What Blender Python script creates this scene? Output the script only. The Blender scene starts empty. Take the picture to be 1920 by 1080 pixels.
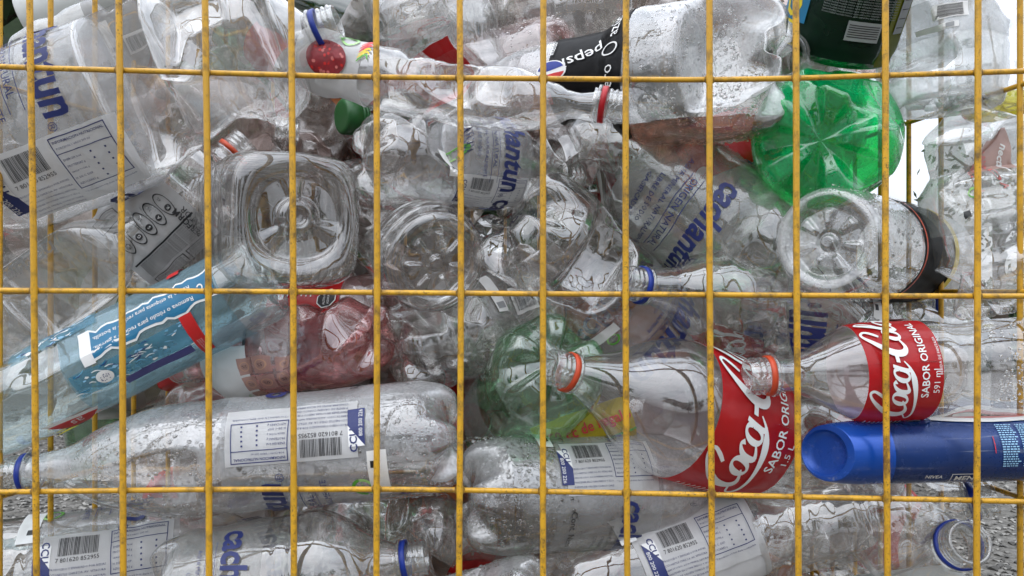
import bpy, math, random
import numpy as np
from mathutils import Matrix, Vector

# ------------------------------------------------------------------ camera, sky, sun, exposure
S = bpy.context.scene
COL = S.collection
CAMH, CAMD, F = 0.70, 0.60, 1536.0          # camera height, metres to the wire front, focal length in photo pixels
cam_d = bpy.data.cameras.new('camera')
cam = bpy.data.objects.new('camera', cam_d)
COL.objects.link(cam)
cam.location = (0, -CAMD, CAMH)
cam.rotation_euler = (math.radians(90), 0, 0)
cam_d.sensor_width = 36
cam_d.lens = 36 * F / 1920
cam_d.clip_start = 0.02
cam_d.clip_end = 600
S.camera = cam

SUN_EL, SUN_AZ = math.radians(52), math.radians(205)
W = bpy.data.worlds.new('World')
S.world = W
W.use_nodes = True
wn, wl = W.node_tree.nodes, W.node_tree.links
wn.clear()
wo = wn.new('ShaderNodeOutputWorld'); wb = wn.new('ShaderNodeBackground')
sky = wn.new('ShaderNodeTexSky'); sky.sky_type = 'NISHITA'; sky.sun_disc = False
sky.sun_elevation = SUN_EL; sky.sun_rotation = SUN_AZ
tc = wn.new('ShaderNodeTexCoord'); mp = wn.new('ShaderNodeMapping'); mp.inputs['Scale'].default_value = (1, 1, 2.2)
nz = wn.new('ShaderNodeTexNoise'); nz.inputs['Scale'].default_value = 2.3; nz.inputs['Detail'].default_value = 7
nz.inputs['Roughness'].default_value = 0.55
cr = wn.new('ShaderNodeValToRGB')
cr.color_ramp.elements[0].position = 0.34; cr.color_ramp.elements[0].color = (6.0, 6.5, 7.3, 1)
cr.color_ramp.elements[1].position = 0.66; cr.color_ramp.elements[1].color = (11.2, 11.6, 12.4, 1)
mx = wn.new('ShaderNodeMixRGB'); mx.inputs[0].default_value = 0.88
wl.new(tc.outputs['Generated'], mp.inputs['Vector']); wl.new(mp.outputs['Vector'], nz.inputs['Vector'])
wl.new(nz.outputs['Fac'], cr.inputs['Fac'])
wl.new(sky.outputs['Color'], mx.inputs[1]); wl.new(cr.outputs['Color'], mx.inputs[2])
# an overcast sky is about three times as bright overhead as at the horizon
sx = wn.new('ShaderNodeSeparateXYZ'); wl.new(tc.outputs['Generated'], sx.inputs[0])
mr = wn.new('ShaderNodeMapRange'); mr.inputs['From Min'].default_value = 0; mr.inputs['From Max'].default_value = 1
mr.inputs['To Min'].default_value = 0.58; mr.inputs['To Max'].default_value = 2.6
wl.new(sx.outputs['Z'], mr.inputs['Value'])
mul = wn.new('ShaderNodeVectorMath'); mul.operation = 'SCALE'
wl.new(mx.outputs[0], mul.inputs[0]); wl.new(mr.outputs['Result'], mul.inputs['Scale'])
wl.new(mul.outputs[0], wb.inputs['Color']); wb.inputs['Strength'].default_value = 0.145
wl.new(wb.outputs[0], wo.inputs['Surface'])

sun_d = bpy.data.lights.new('sun', 'SUN'); sun_d.energy = 0.6; sun_d.angle = math.radians(70)
sun_d.color = (1.0, 0.97, 0.93)
sun = bpy.data.objects.new('sun', sun_d); COL.objects.link(sun)
sun.location = (0, 0, 20)
sdir = Vector((math.cos(SUN_EL) * math.sin(SUN_AZ), math.cos(SUN_EL) * math.cos(SUN_AZ), math.sin(SUN_EL)))
sun.rotation_euler = sdir.to_track_quat('Z', 'Y').to_euler()

vs = S.view_settings
vs.view_transform = 'Standard'; vs.look = 'None'; vs.gamma = 1; vs.use_curve_mapping = False
vs.exposure = 0.0
S.render.engine = 'CYCLES'
cy = S.cycles
cy.max_bounces = 16; cy.transparent_max_bounces = 40; cy.diffuse_bounces = 3; cy.glossy_bounces = 4
cy.transmission_bounces = 12; cy.caustics_reflective = False; cy.caustics_refractive = False
cy.sample_clamp_indirect = 6
cy.use_adaptive_sampling = True; cy.adaptive_threshold = 0.03
try:
    cy.use_denoising = True; cy.denoiser = 'OPENIMAGEDENOISE'
except Exception:
    pass
rng = np.random.default_rng(7)
random.seed(7)


# ------------------------------------------------------------------ materials
def lin(h):
    c = [int(h[i:i + 2], 16) / 255 for i in (0, 2, 4)]
    return tuple(x / 12.92 if x <= .04045 else ((x + .055) / 1.055) ** 2.4 for x in c)


class N:
    """small helper to write a node tree"""
    def __init__(s, name):
        s.m = bpy.data.materials.new(name); s.m.use_nodes = True
        s.n = s.m.node_tree.nodes; s.l = s.m.node_tree.links; s.n.clear()
        s.out = s.n.new('ShaderNodeOutputMaterial')

    def add(s, t, ins=None, **kw):
        nd = s.n.new('ShaderNode' + t)
        for k, v in kw.items():
            setattr(nd, k, v)
        for k, v in (ins or {}).items():
            if isinstance(v, bpy.types.NodeSocket):
                s.l.new(v, nd.inputs[k])
            else:
                if isinstance(v, tuple) and len(v) == 3 and nd.inputs[k].type == 'RGBA':
                    v = (*v, 1)
                nd.inputs[k].default_value = v
        return nd

    def math(s, op, a, b=None, clamp=False):
        nd = s.n.new('ShaderNodeMath'); nd.operation = op; nd.use_clamp = clamp
        for i, v in enumerate((a, b)):
            if v is None:
                continue
            if isinstance(v, bpy.types.NodeSocket):
                s.l.new(v, nd.inputs[i])
            else:
                nd.inputs[i].default_value = v
        return nd.outputs[0]

    def ramp(s, fac, stops):
        nd = s.n.new('ShaderNodeValToRGB'); e = nd.color_ramp.elements
        while len(e) < len(stops):
            e.new(0.5)
        for q, (p, c) in zip(e, stops):
            q.position = p; q.color = (*c, 1) if isinstance(c, tuple) else (c, c, c, 1)
        s.l.new(fac, nd.inputs['Fac'])
        return nd.outputs['Color']

    def done(s, shader):
        s.l.new(shader, s.out.inputs['Surface']); return s.m


def pet(name, tint=(0.975, 0.97, 0.962), haze=0.038, f0=0.15, rough=0.03, bump=0.16, hazecol=(0.8, 0.8, 0.79), wet=0.0, ior=1.0):
    """thin clear plastic wall: what is behind it shows through, both faces mirror the sky by Fresnel,
    the longer way through the wall at a grazing angle takes more light, dust and scuffs scatter a little"""
    s = N(name)
    geo = s.add('NewGeometry')
    co = s.add('TexCoord').outputs['Object']
    n1 = s.add('TexNoise', {'Vector': co, 'Scale': 34.0, 'Detail': 1.0, 'Roughness': 0.4})
    n2 = s.add('TexNoise', {'Vector': co, 'Scale': 14.0, 'Detail': 5.0, 'Roughness': 0.6})
    n3 = s.add('TexNoise', {'Vector': co, 'Scale': 420.0, 'Detail': 2.0})
    bp = s.add('Bump', {'Strength': bump, 'Distance': 0.002, 'Height': n1.outputs['Fac']})
    nrm = bp.outputs['Normal']
    hmul = 1.0
    if wet > 0:
        psep = s.add('SeparateXYZ', {0: geo.outputs['Normal']})
        sgn = s.math('SUBTRACT', 1.0, s.math('MULTIPLY', geo.outputs['Backfacing'], 2.0))
        nzw = s.math('MULTIPLY', psep.outputs['Z'], sgn)
        msk = s.math('ADD', nzw, s.math('MULTIPLY_ADD', n2.outputs['Fac'], 1.3)); s.n[-2].inputs[2].default_value = -0.45
        fog = s.ramp(msk, [(0.02, 0.06), (0.20, 1.0)])
        hmul = fog
        wetf = s.math('MULTIPLY', fog, 0.9 * wet)
        vo = s.add('TexVoronoi', {'Vector': co, 'Scale': 420.0, 'Randomness': 1.0}, feature='F1')
        dot = s.math('SUBTRACT', 0.45, vo.outputs['Distance'], True)
        bp2 = s.add('Bump', {'Strength': wetf, 'Distance': 0.0012, 'Height': dot, 'Normal': nrm})
        nrm = bp2.outputs['Normal']
    d = s.add('VectorMath', {0: nrm, 1: geo.outputs['Incoming']}, operation='DOT_PRODUCT')
    c = s.math('ABSOLUTE', d.outputs['Value'])
    om = s.math('SUBTRACT', 1.0, c, True)
    p5 = s.math('POWER', om, 4.0)
    fr = s.math('MULTIPLY_ADD', p5, 1 - f0)
    s.n[-1].inputs[2].default_value = f0
    p2 = s.math('POWER', om, 2.2)
    edge = s.math('MULTIPLY', p2, 0.85, True)
    dark = tuple(x ** 2.4 * 0.55 for x in tint)
    tcol = s.add('MixRGB', {0: edge, 1: tint, 2: dark}).outputs[0]
    tr = s.add('BsdfTransparent', {'Color': tcol}).outputs[0]
    if ior > 1.0:
        rf = s.add('BsdfRefraction', {'Color': tcol, 'IOR': ior, 'Roughness': 0.0, 'Normal': nrm}).outputs[0]
        tr = s.add('MixShader', {0: 0.6, 1: tr, 2: rf}).outputs[0]
    hz = s.ramp(n2.outputs['Fac'], [(0.32, 0.25), (0.72, 1.9)])
    hz2 = s.math('MULTIPLY', hz, s.math('MULTIPLY_ADD', n3.outputs['Fac'], 0.9))
    s.n[-2].inputs[2].default_value = 0.55
    hf = s.math('MULTIPLY', s.math('MULTIPLY', hz2, hmul), haze, True)
    df = s.add('BsdfDiffuse', {'Color': hazecol}).outputs[0]
    tl = s.add('BsdfTranslucent', {'Color': hazecol}).outputs[0]
    sc = s.add('MixShader', {0: 0.45, 1: df, 2: tl}).outputs[0]
    body = s.add('MixShader', {0: hf, 1: tr, 2: sc}).outputs[0]
    gl = s.add('BsdfGlossy', {'Color': (1, 1, 1), 'Roughness': rough, 'Normal': nrm}).outputs[0]
    return s.done(s.add('MixShader', {0: fr, 1: body, 2: gl}).outputs[0])


def film(name, col, opac, rough=0.22, gloss=0.06, back=None, graze=0.20):
    """printed label film, more or less see-through"""
    s = N(name)
    co = s.add('TexCoord').outputs['Object']
    n = s.add('TexNoise', {'Vector': co, 'Scale': 30.0, 'Detail': 5.0})
    bp = s.add('Bump', {'Strength': 0.5, 'Distance': 0.0025, 'Height': n.outputs['Fac']})
    sn = s.add('TexNoise', {'Vector': co, 'Scale': 17.0, 'Detail': 7.0, 'Roughness': 0.7, 'Distortion': 0.6})
    st = s.ramp(sn.outputs['Fac'], [(0.55, 0.0), (0.78, 0.45)])
    v0 = s.ramp(n.outputs['Fac'], [(0.3, tuple(x * .88 for x in col)), (0.75, col)])
    v = s.add('MixRGB', {0: st, 1: v0, 2: tuple(x * .55 for x in col)}).outputs[0]
    if back:                                  # the unprinted inner face of the sleeve
        v = s.add('MixRGB', {0: s.add('NewGeometry').outputs['Backfacing'], 1: v, 2: back}).outputs[0]
    df = s.add('BsdfDiffuse', {'Color': v, 'Normal': bp.outputs[0]}).outputs[0]
    tl = s.add('BsdfTranslucent', {'Color': v}).outputs[0]
    b = s.add('MixShader', {0: 0.4, 1: df, 2: tl}).outputs[0]
    tr = s.add('BsdfTransparent', {'Color': tuple(0.4 + 0.6 * x for x in col)}).outputs[0]
    of = s.ramp(n.outputs['Fac'], [(0.25, max(0, opac - .08)), (0.8, min(1, opac + .08))])
    m = s.add('MixShader', {0: of, 1: tr, 2: b}).outputs[0]
    lw = s.add('LayerWeight', {'Blend': 0.35, 'Normal': bp.outputs[0]})
    g = s.add('BsdfGlossy', {'Color': (1, 1, 1), 'Roughness': rough, 'Normal': bp.outputs[0]}).outputs[0]
    k = s.math('MULTIPLY_ADD', s.math('POWER', lw.outputs['Facing'], 1.6), graze); s.n[-1].inputs[2].default_value = gloss * .3
    return s.done(s.add('MixShader', {0: k, 1: m, 2: g}).outputs[0])


def solid(name, col, rough=0.45, var=0.15, scale=40.0, metal=0.0, spec=0.5, bump=0.1, trans=0.0):
    s = N(name)
    co = s.add('TexCoord').outputs['Object']
    n = s.add('TexNoise', {'Vector': co, 'Scale': scale, 'Detail': 5.0, 'Roughness': 0.6})
    v = s.ramp(n.outputs['Fac'], [(0.3, tuple(max(0, x * (1 - var)) for x in col)), (0.72, tuple(min(1, x * (1 + var * .5)) for x in col))])
    bp = s.add('Bump', {'Strength': bump, 'Distance': 0.002, 'Height': n.outputs['Fac']})
    p = s.add('BsdfPrincipled', {'Base Color': v, 'Roughness': rough, 'Metallic': metal, 'Normal': bp.outputs[0]})
    p.inputs['Specular IOR Level'].default_value = spec
    o = p.outputs[0]
    if trans > 0:
        t = s.add('BsdfTranslucent', {'Color': col}).outputs[0]
        o = s.add('MixShader', {0: trans, 1: o, 2: t}).outputs[0]
    return s.done(o)


def scuffed(name, col):
    s = N(name)
    co = s.add('TexCoord').outputs['Object']
    mpg = s.add('Mapping', {'Vector': co, 'Scale': (260.0, 260.0, 14.0), 'Rotation': (0.3, 0.2, 0.0)})
    sc = s.add('TexNoise', {'Vector': mpg.outputs[0], 'Scale': 1.0, 'Detail': 3.0})
    n = s.add('TexNoise', {'Vector': co, 'Scale': 26.0, 'Detail': 8.0, 'Roughness': .7})
    k = s.math('MULTIPLY', s.ramp(sc.outputs['Fac'], [(0.62, 0.0), (0.70, 1.0)]), s.ramp(n.outputs['Fac'], [(0.42, 0.0), (0.65, 0.4)]))
    d = s.ramp(n.outputs['Fac'], [(0.42, 0.0), (0.85, 0.25)])
    c1 = s.add('MixRGB', {0: d, 1: tuple(x * .72 for x in col), 2: (0.10, 0.11, 0.13)}).outputs[0]
    c2 = s.add('MixRGB', {0: k, 1: c1, 2: (0.42, 0.45, 0.5)}).outputs[0]
    rg = s.ramp(n.outputs['Fac'], [(0.3, 0.15), (0.75, 0.42)])
    return s.done(s.add('BsdfPrincipled', {'Base Color': c2, 'Roughness': rg, 'Metallic': 0.25}).outputs[0])


def yellow_paint():
    s = N('yellow_wire_paint')
    co = s.add('TexCoord').outputs['Object']
    big = s.add('TexNoise', {'Vector': co, 'Scale': 9.0, 'Detail': 4.0})
    mid = s.add('TexNoise', {'Vector': co, 'Scale': 90.0, 'Detail': 6.0, 'Roughness': 0.7})
    fine = s.add('TexNoise', {'Vector': co, 'Scale': 700.0, 'Detail': 3.0})
    base = s.ramp(big.outputs['Fac'], [(0.3, (0.54, 0.29, 0.020)), (0.7, (0.73, 0.39, 0.018))])
    k = s.math('ADD', mid.outputs['Fac'], s.math('MULTIPLY', big.outputs['Fac'], 0.35))
    dirt = s.ramp(k, [(0.66, 0.0), (0.88, 0.85)])
    spk0 = s.ramp(fine.outputs['Fac'], [(0.58, 0.0), (0.66, 0.85)])
    patch = s.add('TexNoise', {'Vector': co, 'Scale': 4.5, 'Detail': 5.0, 'Roughness': 0.7})
    spk = s.math('MULTIPLY', spk0, s.ramp(patch.outputs['Fac'], [(0.42, 0.05), (0.62, 1.0)]))
    rust = s.math('MULTIPLY', s.ramp(mid.outputs['Fac'], [(0.50, 0.0), (0.60, 0.9)]), s.ramp(patch.outputs['Fac'], [(0.59, 0.0), (0.70, 1.0)]))
    c1 = s.add('MixRGB', {0: dirt, 1: base, 2: (0.10, 0.062, 0.025)}).outputs[0]
    c2 = s.add('MixRGB', {0: spk, 1: c1, 2: (0.05, 0.03, 0.015)}).outputs[0]
    c2 = s.add('MixRGB', {0: rust, 1: c2, 2: (0.15, 0.055, 0.018)}).outputs[0]
    bp = s.add('Bump', {'Strength': 0.35, 'Distance': 0.0006, 'Height': mid.outputs['Fac']})
    p = s.add('BsdfPrincipled', {'Base Color': c2, 'Roughness': 0.38, 'Normal': bp.outputs[0]})
    return s.done(p.outputs[0])


def drop_mat():
    s = N('water_drop')
    g = s.add('BsdfRefraction', {'Color': (1, 1, 1), 'Roughness': 0.0, 'IOR': 1.33}).outputs[0]
    gl = s.add('BsdfGlossy', {'Color': (1, 1, 1), 'Roughness': 0.02}).outputs[0]
    lw = s.add('LayerWeight', {'Blend': 0.25})
    k = s.math('MULTIPLY_ADD', lw.outputs['Facing'], 0.5); s.n[-1].inputs[2].default_value = 0.05
    return s.done(s.add('MixShader', {0: k, 1: g, 2: gl}).outputs[0])


M = dict(
    pet=pet('clear_pet'),
    petshiny=pet('clear_stretched_pet', haze=0.10, f0=0.19, bump=0.10),
    petwet=pet('clear_pet_fogged_inside', haze=0.38, wet=0.42, hazecol=(0.84, 0.86, 0.88)),
    pethaze=pet('scuffed_clear_pet', haze=0.10, tint=(0.94, 0.94, 0.93)),
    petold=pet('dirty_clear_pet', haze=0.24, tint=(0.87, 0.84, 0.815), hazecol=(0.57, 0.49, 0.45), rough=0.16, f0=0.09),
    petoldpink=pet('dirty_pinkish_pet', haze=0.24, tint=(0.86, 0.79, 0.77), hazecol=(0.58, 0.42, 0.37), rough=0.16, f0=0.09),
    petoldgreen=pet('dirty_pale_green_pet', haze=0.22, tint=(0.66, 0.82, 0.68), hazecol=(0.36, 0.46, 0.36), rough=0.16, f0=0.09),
    petmilk=pet('milky_pet', haze=0.42, tint=(0.95, 0.96, 0.96), hazecol=(0.86, 0.88, 0.89)),
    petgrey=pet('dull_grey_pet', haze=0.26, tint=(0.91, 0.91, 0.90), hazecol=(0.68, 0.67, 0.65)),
    petpink=pet('pinkish_clear_pet', tint=(0.96, 0.80, 0.79), haze=0.13, hazecol=(0.75, 0.52, 0.5)),
    petrose=pet('rose_tinted_pet', tint=(0.95, 0.60, 0.60), haze=0.14, hazecol=(0.74, 0.34, 0.34)),
    petgreen=pet('bright_green_pet', tint=(0.03, 0.90, 0.38), haze=0.36, f0=0.09, hazecol=(0.008, 0.72, 0.26)),
    petpale=pet('pale_green_pet', tint=(0.62, 0.90, 0.68), haze=0.17, hazecol=(0.30, 0.58, 0.34)),
    petdark=pet('dark_green_pet', tint=(0.05, 0.26, 0.09), haze=0.15, hazecol=(0.02, 0.12, 0.04)),
    petblue=pet('bluish_clear_pet', tint=(0.88, 0.965, 0.97), haze=0.10, hazecol=(0.7, 0.8, 0.8)),
    petorange=pet('orange_pet', tint=(0.95, 0.42, 0.18), haze=0.3, hazecol=(0.75, 0.22, 0.06)),
    petolive=pet('olive_green_pet', tint=(0.45, 0.50, 0.06), haze=0.22, hazecol=(0.22, 0.24, 0.02)),
    neck=pet('thick_clear_pet', tint=(0.93, 0.935, 0.93), haze=0.08, f0=0.13, bump=0.1),
    necktint=pet('thick_green_pet', tint=(0.5, 0.82, 0.58), haze=0.08, f0=0.12, bump=0.1),
    drop=drop_mat(),
    cola=pet('brown_drink', tint=(0.42, 0.16, 0.09), haze=0.10, hazecol=(0.12, 0.04, 0.02)),
    yellowdrink=pet('yellow_drink', tint=(0.80, 0.72, 0.10), haze=0.30, hazecol=(0.45, 0.42, 0.06)),
    film=film('translucent_white_film', (0.82, 0.83, 0.84), 0.27),
    filmthin=film('thin_clear_film', (0.80, 0.81, 0.80), 0.20),
    filmwhite=film('white_film', (0.82, 0.82, 0.82), 0.90),
    filmgrey=film('grey_film', (0.55, 0.55, 0.55), 0.55),
    filmred=film('red_film', (0.62, 0.012, 0.016), 0.985, rough=0.25, back=(0.72, 0.55, 0.56)),
    filmblack=film('black_film', (0.006, 0.006, 0.007), 0.99, rough=0.3, gloss=0.03, graze=0.09),
    filmdark=film('dark_green_black_film', (0.014, 0.036, 0.024), 0.84, rough=0.3, gloss=0.02, graze=0.09),
    filmorange=film('orange_film', (0.72, 0.22, 0.06), 0.8),
    filmolive=film('olive_film', (0.20, 0.21, 0.02), 0.93),
    filmpink=film('pale_pink_film', (0.80, 0.52, 0.46), 0.55),
    filmcyan=film('cyan_film', (0.22, 0.56, 0.74), 0.34),
    filmyellow=film('yellow_film', (0.75, 0.55, 0.03), 0.9),
    filmblue=film('pale_blue_film', (0.52, 0.74, 0.84), 0.24),
    white=solid('white_print', (0.80, 0.80, 0.79), var=0.05), navy=solid('navy_print', (0.012, 0.022, 0.13), var=0.1),
    black=solid('black_print', (0.012, 0.012, 0.014), var=0.05), red=solid('red_print', (0.60, 0.015, 0.015)),
    green=solid('green_print', (0.10, 0.36, 0.035)), teal=solid('teal_print', (0.006, 0.155, 0.30), var=0.2),
    ice=solid('ice_blue_print', (0.16, 0.42, 0.62), var=0.5, scale=60.0), violet=solid('violet_print', (0.05, 0.05, 0.20)),
    yellow=solid('yellow_print', (0.72, 0.55, 0.02)), grey=solid('grey_print', (0.30, 0.31, 0.32)),
    palegreen=solid('pale_green_print', (0.35, 0.62, 0.22)), tan=solid('tan_print', (0.55, 0.33, 0.22)),
    seed=solid('dark_red_print', (0.26, 0.012, 0.02), var=.4, scale=120), pinkprint=solid('pink_print', (0.60, 0.16, 0.15)), skyblue=solid('light_blue_print', (0.30, 0.55, 0.75)),
    ringblue=solid('blue_plastic', (0.012, 0.04, 0.32), rough=0.35, trans=0.2),
    ringred=solid('red_plastic', (0.55, 0.01, 0.02), rough=0.3, trans=0.2),
    ringorange=solid('orange_red_plastic', (0.78, 0.10, 0.035), rough=0.35, trans=0.25),
    capgreen=solid('green_plastic', (0.006, 0.085, 0.012), rough=0.4),
    capblack=solid('black_plastic', (0.012, 0.012, 0.013), rough=0.45),
    capwhite=solid('white_plastic', (0.78, 0.79, 0.78), rough=0.4, trans=0.3),
    hdpe=solid('translucent_white_plastic', (0.70, 0.72, 0.70), rough=0.4, trans=0.35),
    canblue=scuffed('blue_lacquer', (0.008, 0.045, 0.21)),
    capblue=scuffed('metallic_blue_plastic', (0.010, 0.10, 0.54)),
    wire=yellow_paint(), weld=solid('dirty_weld', (0.36, 0.195, 0.02), rough=.6, var=.8, scale=420, bump=.5),
)


# ------------------------------------------------------------------ numbers to meshes
def px(x, y, d):
    """the place d metres behind the wire front that shows at photo pixel x, y"""
    k = (CAMD + d) / F
    return np.array([(x - 960) * k, d, CAMH + (540 - y) * k])


def mesh(name, v, faces, mats, mi=None, smooth=True):
    """faces: int array (n,3) or (n,4)"""
    me = bpy.data.meshes.new(name)
    v = np.asarray(v, np.float32); f = np.asarray(faces, np.int32)
    k = f.shape[1]
    me.vertices.add(len(v)); me.vertices.foreach_set('co', v.ravel())
    me.loops.add(f.size); me.loops.foreach_set('vertex_index', f.ravel())
    me.polygons.add(len(f)); me.polygons.foreach_set('loop_start', np.arange(0, f.size, k, dtype=np.int32))
    for m in mats:
        me.materials.append(M[m] if isinstance(m, str) else m)
    if mi is not None:
        me.polygons.foreach_set('material_index', np.asarray(mi, np.int32))
    me.polygons.foreach_set('use_smooth', np.full(len(f), smooth, bool))
    me.update(calc_edges=True)
    me.validate()
    return me


def obj(name, me, parent=None, **props):
    o = bpy.data.objects.new(name, me); COL.objects.link(o)
    o.parent = parent
    for k, v in props.items():
        o[k] = v
    return o


def grid_faces(rows, cols, wrap=True):
    i = np.arange(rows - 1)[:, None]; j = np.arange(cols if wrap else cols - 1)[None, :]
    j2 = (j + 1) % cols
    a, b, c, d = i * cols + j, i * cols + j2, (i + 1) * cols + j2, (i + 1) * cols + j
    return np.stack([a + 0 * d, b, c, d], -1).reshape(-1, 4)


def sstep(x):
    x = np.clip(x, 0, 1); return x * x * (3 - 2 * x)


def hash3(i, j, k, seed):
    h = (i * 374761393 + j * 668265263 + k * 2147483647 + seed * 974634777) & 0xffffffff
    h = ((h ^ (h >> 13)) * 1274126177) & 0xffffffff
    return ((h ^ (h >> 16)) & 0xffff) / 65535.0


def vnoise(p, seed=0):
    q = np.floor(p).astype(np.int64); f = p - q; f = f * f * (3 - 2 * f)
    r = 0
    for a in (0, 1):
        for b in (0, 1):
            for c in (0, 1):
                w = (f[:, 0] if a else 1 - f[:, 0]) * (f[:, 1] if b else 1 - f[:, 1]) * (f[:, 2] if c else 1 - f[:, 2])
                r = r + w * hash3(q[:, 0] + a, q[:, 1] + b, q[:, 2] + c, seed)
    return r * 2 - 1


def smooth_interp(x, xp, fp):
    """monotone cubic through the points"""
    xp = np.asarray(xp, float); fp = np.asarray(fp, float)
    h = np.diff(xp); dl = np.diff(fp) / h
    m = np.zeros_like(fp); m[0], m[-1] = dl[0], dl[-1]
    for i in range(1, len(xp) - 1):
        m[i] = 0 if dl[i - 1] * dl[i] <= 0 else 2 / (1 / dl[i - 1] + 1 / dl[i])
    x = np.clip(x, xp[0], xp[-1]); k = np.clip(np.searchsorted(xp, x) - 1, 0, len(h) - 1)
    t = (x - xp[k]) / h[k]
    return ((1 + 2 * t) * (1 - t) ** 2 * fp[k] + t * (1 - t) ** 2 * h[k] * m[k] + t * t * (3 - 2 * t) * fp[k + 1] + t * t * (t - 1) * h[k] * m[k + 1])


# ------------------------------------------------------------------ flat print: lettering and shapes as (verts, tris)
_TX = {}


def text2d(body, bold=0.0, res=2):
    key = (body, bold, res)
    if key not in _TX:
        c = bpy.data.curves.new('lettering', 'FONT'); c.body = body; c.size = 1; c.resolution_u = res
        c.offset = bold; c.align_x = 'LEFT'
        o = bpy.data.objects.new('lettering', c)
        me = bpy.data.meshes.new_from_object(o)
        me.calc_loop_triangles()
        v = np.array([x.co[:2] for x in me.vertices]).reshape(-1, 2)
        t = np.array([x.vertices[:] for x in me.loop_triangles]).reshape(-1, 3)
        bpy.data.objects.remove(o); bpy.data.curves.remove(c); bpy.data.meshes.remove(me)
        if len(v):
            v = v - (v.min(0) + v.max(0)) / 2
        _TX[key] = (v, t)
    return _TX[key]


def stroke(pts, n=28):
    """a pen stroke of changing width through x, y, w points"""
    p = np.array(pts, float); k = len(p)
    u = np.linspace(0, k - 1, n); i = np.clip(u.astype(int), 0, k - 2); t = (u - i)[:, None]
    g = lambda j: p[np.clip(j, 0, k - 1)]
    a, b, c, d = g(i - 1), g(i), g(i + 1), g(i + 2)
    q = .5 * (2 * b + (c - a) * t + (2 * a - 5 * b + 4 * c - d) * t * t + (3 * b - a - 3 * c + d) * t ** 3)
    tg = np.gradient(q[:, :2], axis=0); tg /= np.linalg.norm(tg, axis=1)[:, None] + 1e-9
    nm = np.stack([-tg[:, 1], tg[:, 0]], 1) * np.maximum(q[:, 2:3], 1e-4) / 2
    v = np.concatenate([q[:, :2] + nm, q[:, :2] - nm])
    j = np.arange(n - 1)
    return v, np.concatenate([np.stack([j, j + 1, j + n], 1), np.stack([j + 1, j + n + 1, j + n], 1)])


def join2d(parts):
    V, T, o = [], [], 0
    for v, t in parts:
        V.append(v); T.append(t + o); o += len(v)
    return np.concatenate(V), np.concatenate(T)


def script_word():
    """the flowing script word of the red labels, drawn stroke by stroke (x-height 1)"""
    L = []

    def C(x):
        L.append(stroke([(x + 1.15, 1.30, .16), (x + 1.32, 1.62, .20), (x + 1.42, 1.98, .16), (x + 1.18, 2.16, .12), (x + .82, 1.95, .2), (x + .42, 1.35, .36),
                         (x + .24, .75, .42), (x + .38, .2, .34), (x + .80, 0, .2), (x + 1.35, .32, .08)], 40))

    def o(x):
        t = np.linspace(0, 2 * np.pi, 15)
        L.append(stroke([(x + .42 + .30 * np.cos(a), .5 + .44 * np.sin(a), .20 + .08 * np.cos(2 * a)) for a in t], 40))

    def c(x):
        L.append(stroke([(x + .62, .80, .22), (x + .45, .96, .12), (x + .2, .75, .24), (x + .14, .4, .28), (x + .32, .05, .2), (x + .85, .3, .07)]))

    def a(x):
        t = np.linspace(.5, 2 * np.pi + .3, 13)
        L.append(stroke([(x + .40 + .30 * np.cos(a), .5 + .44 * np.sin(a), .20 + .07 * np.cos(2 * a)) for a in t], 36))
        L.append(stroke([(x + .76, .98, .18), (x + .70, .5, .26), (x + .74, .1, .22), (x + .92, .02, .14), (x + 1.2, .3, .07)]))

    C(0); o(1.0); c(1.72); a(2.4)
    L.append(stroke([(3.45, .62, .22), (3.85, .66, .22)], 4))
    C(3.75); o(4.85)
    L.append(stroke([(5.5, .35, .07), (5.95, 1.2, .09), (6.18, 1.9, .12), (6.02, 2.1, .12), (5.86, 1.7, .26), (5.72, .7, .30), (5.82, .1, .22), (6.2, .25, .08)], 32))
    a(6.1)
    L.append(stroke([(.35, .02, .10), (.0, -.28, .10), (.45, -.5, .12), (1.5, -.42, .18), (2.7, -.22, .34), (3.35, .0, .1)], 30))
    v, t = join2d(L)
    v = v.copy(); v[:, 0] += v[:, 1] * .30
    c0 = (v.min(0) + v.max(0)) / 2
    return v - c0, t


SCRIPT = script_word()


def disc2d(n=20, r0=0.0, a0=0, a1=360):
    a = np.radians(np.linspace(a0, a1, n + 1))
    o = np.stack([np.cos(a), np.sin(a)], 1)
    v = np.concatenate([o, o * r0]); j = np.arange(n)
    return v, np.concatenate([np.stack([j, j + 1, j + n + 1], 1), np.stack([j + 1, j + n + 2, j + n + 1], 1)])


RECT = (np.array([[-.5, -.5], [.5, -.5], [.5, .5], [-.5, .5]]), np.array([[0, 1, 2], [0, 2, 3]]))


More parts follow.
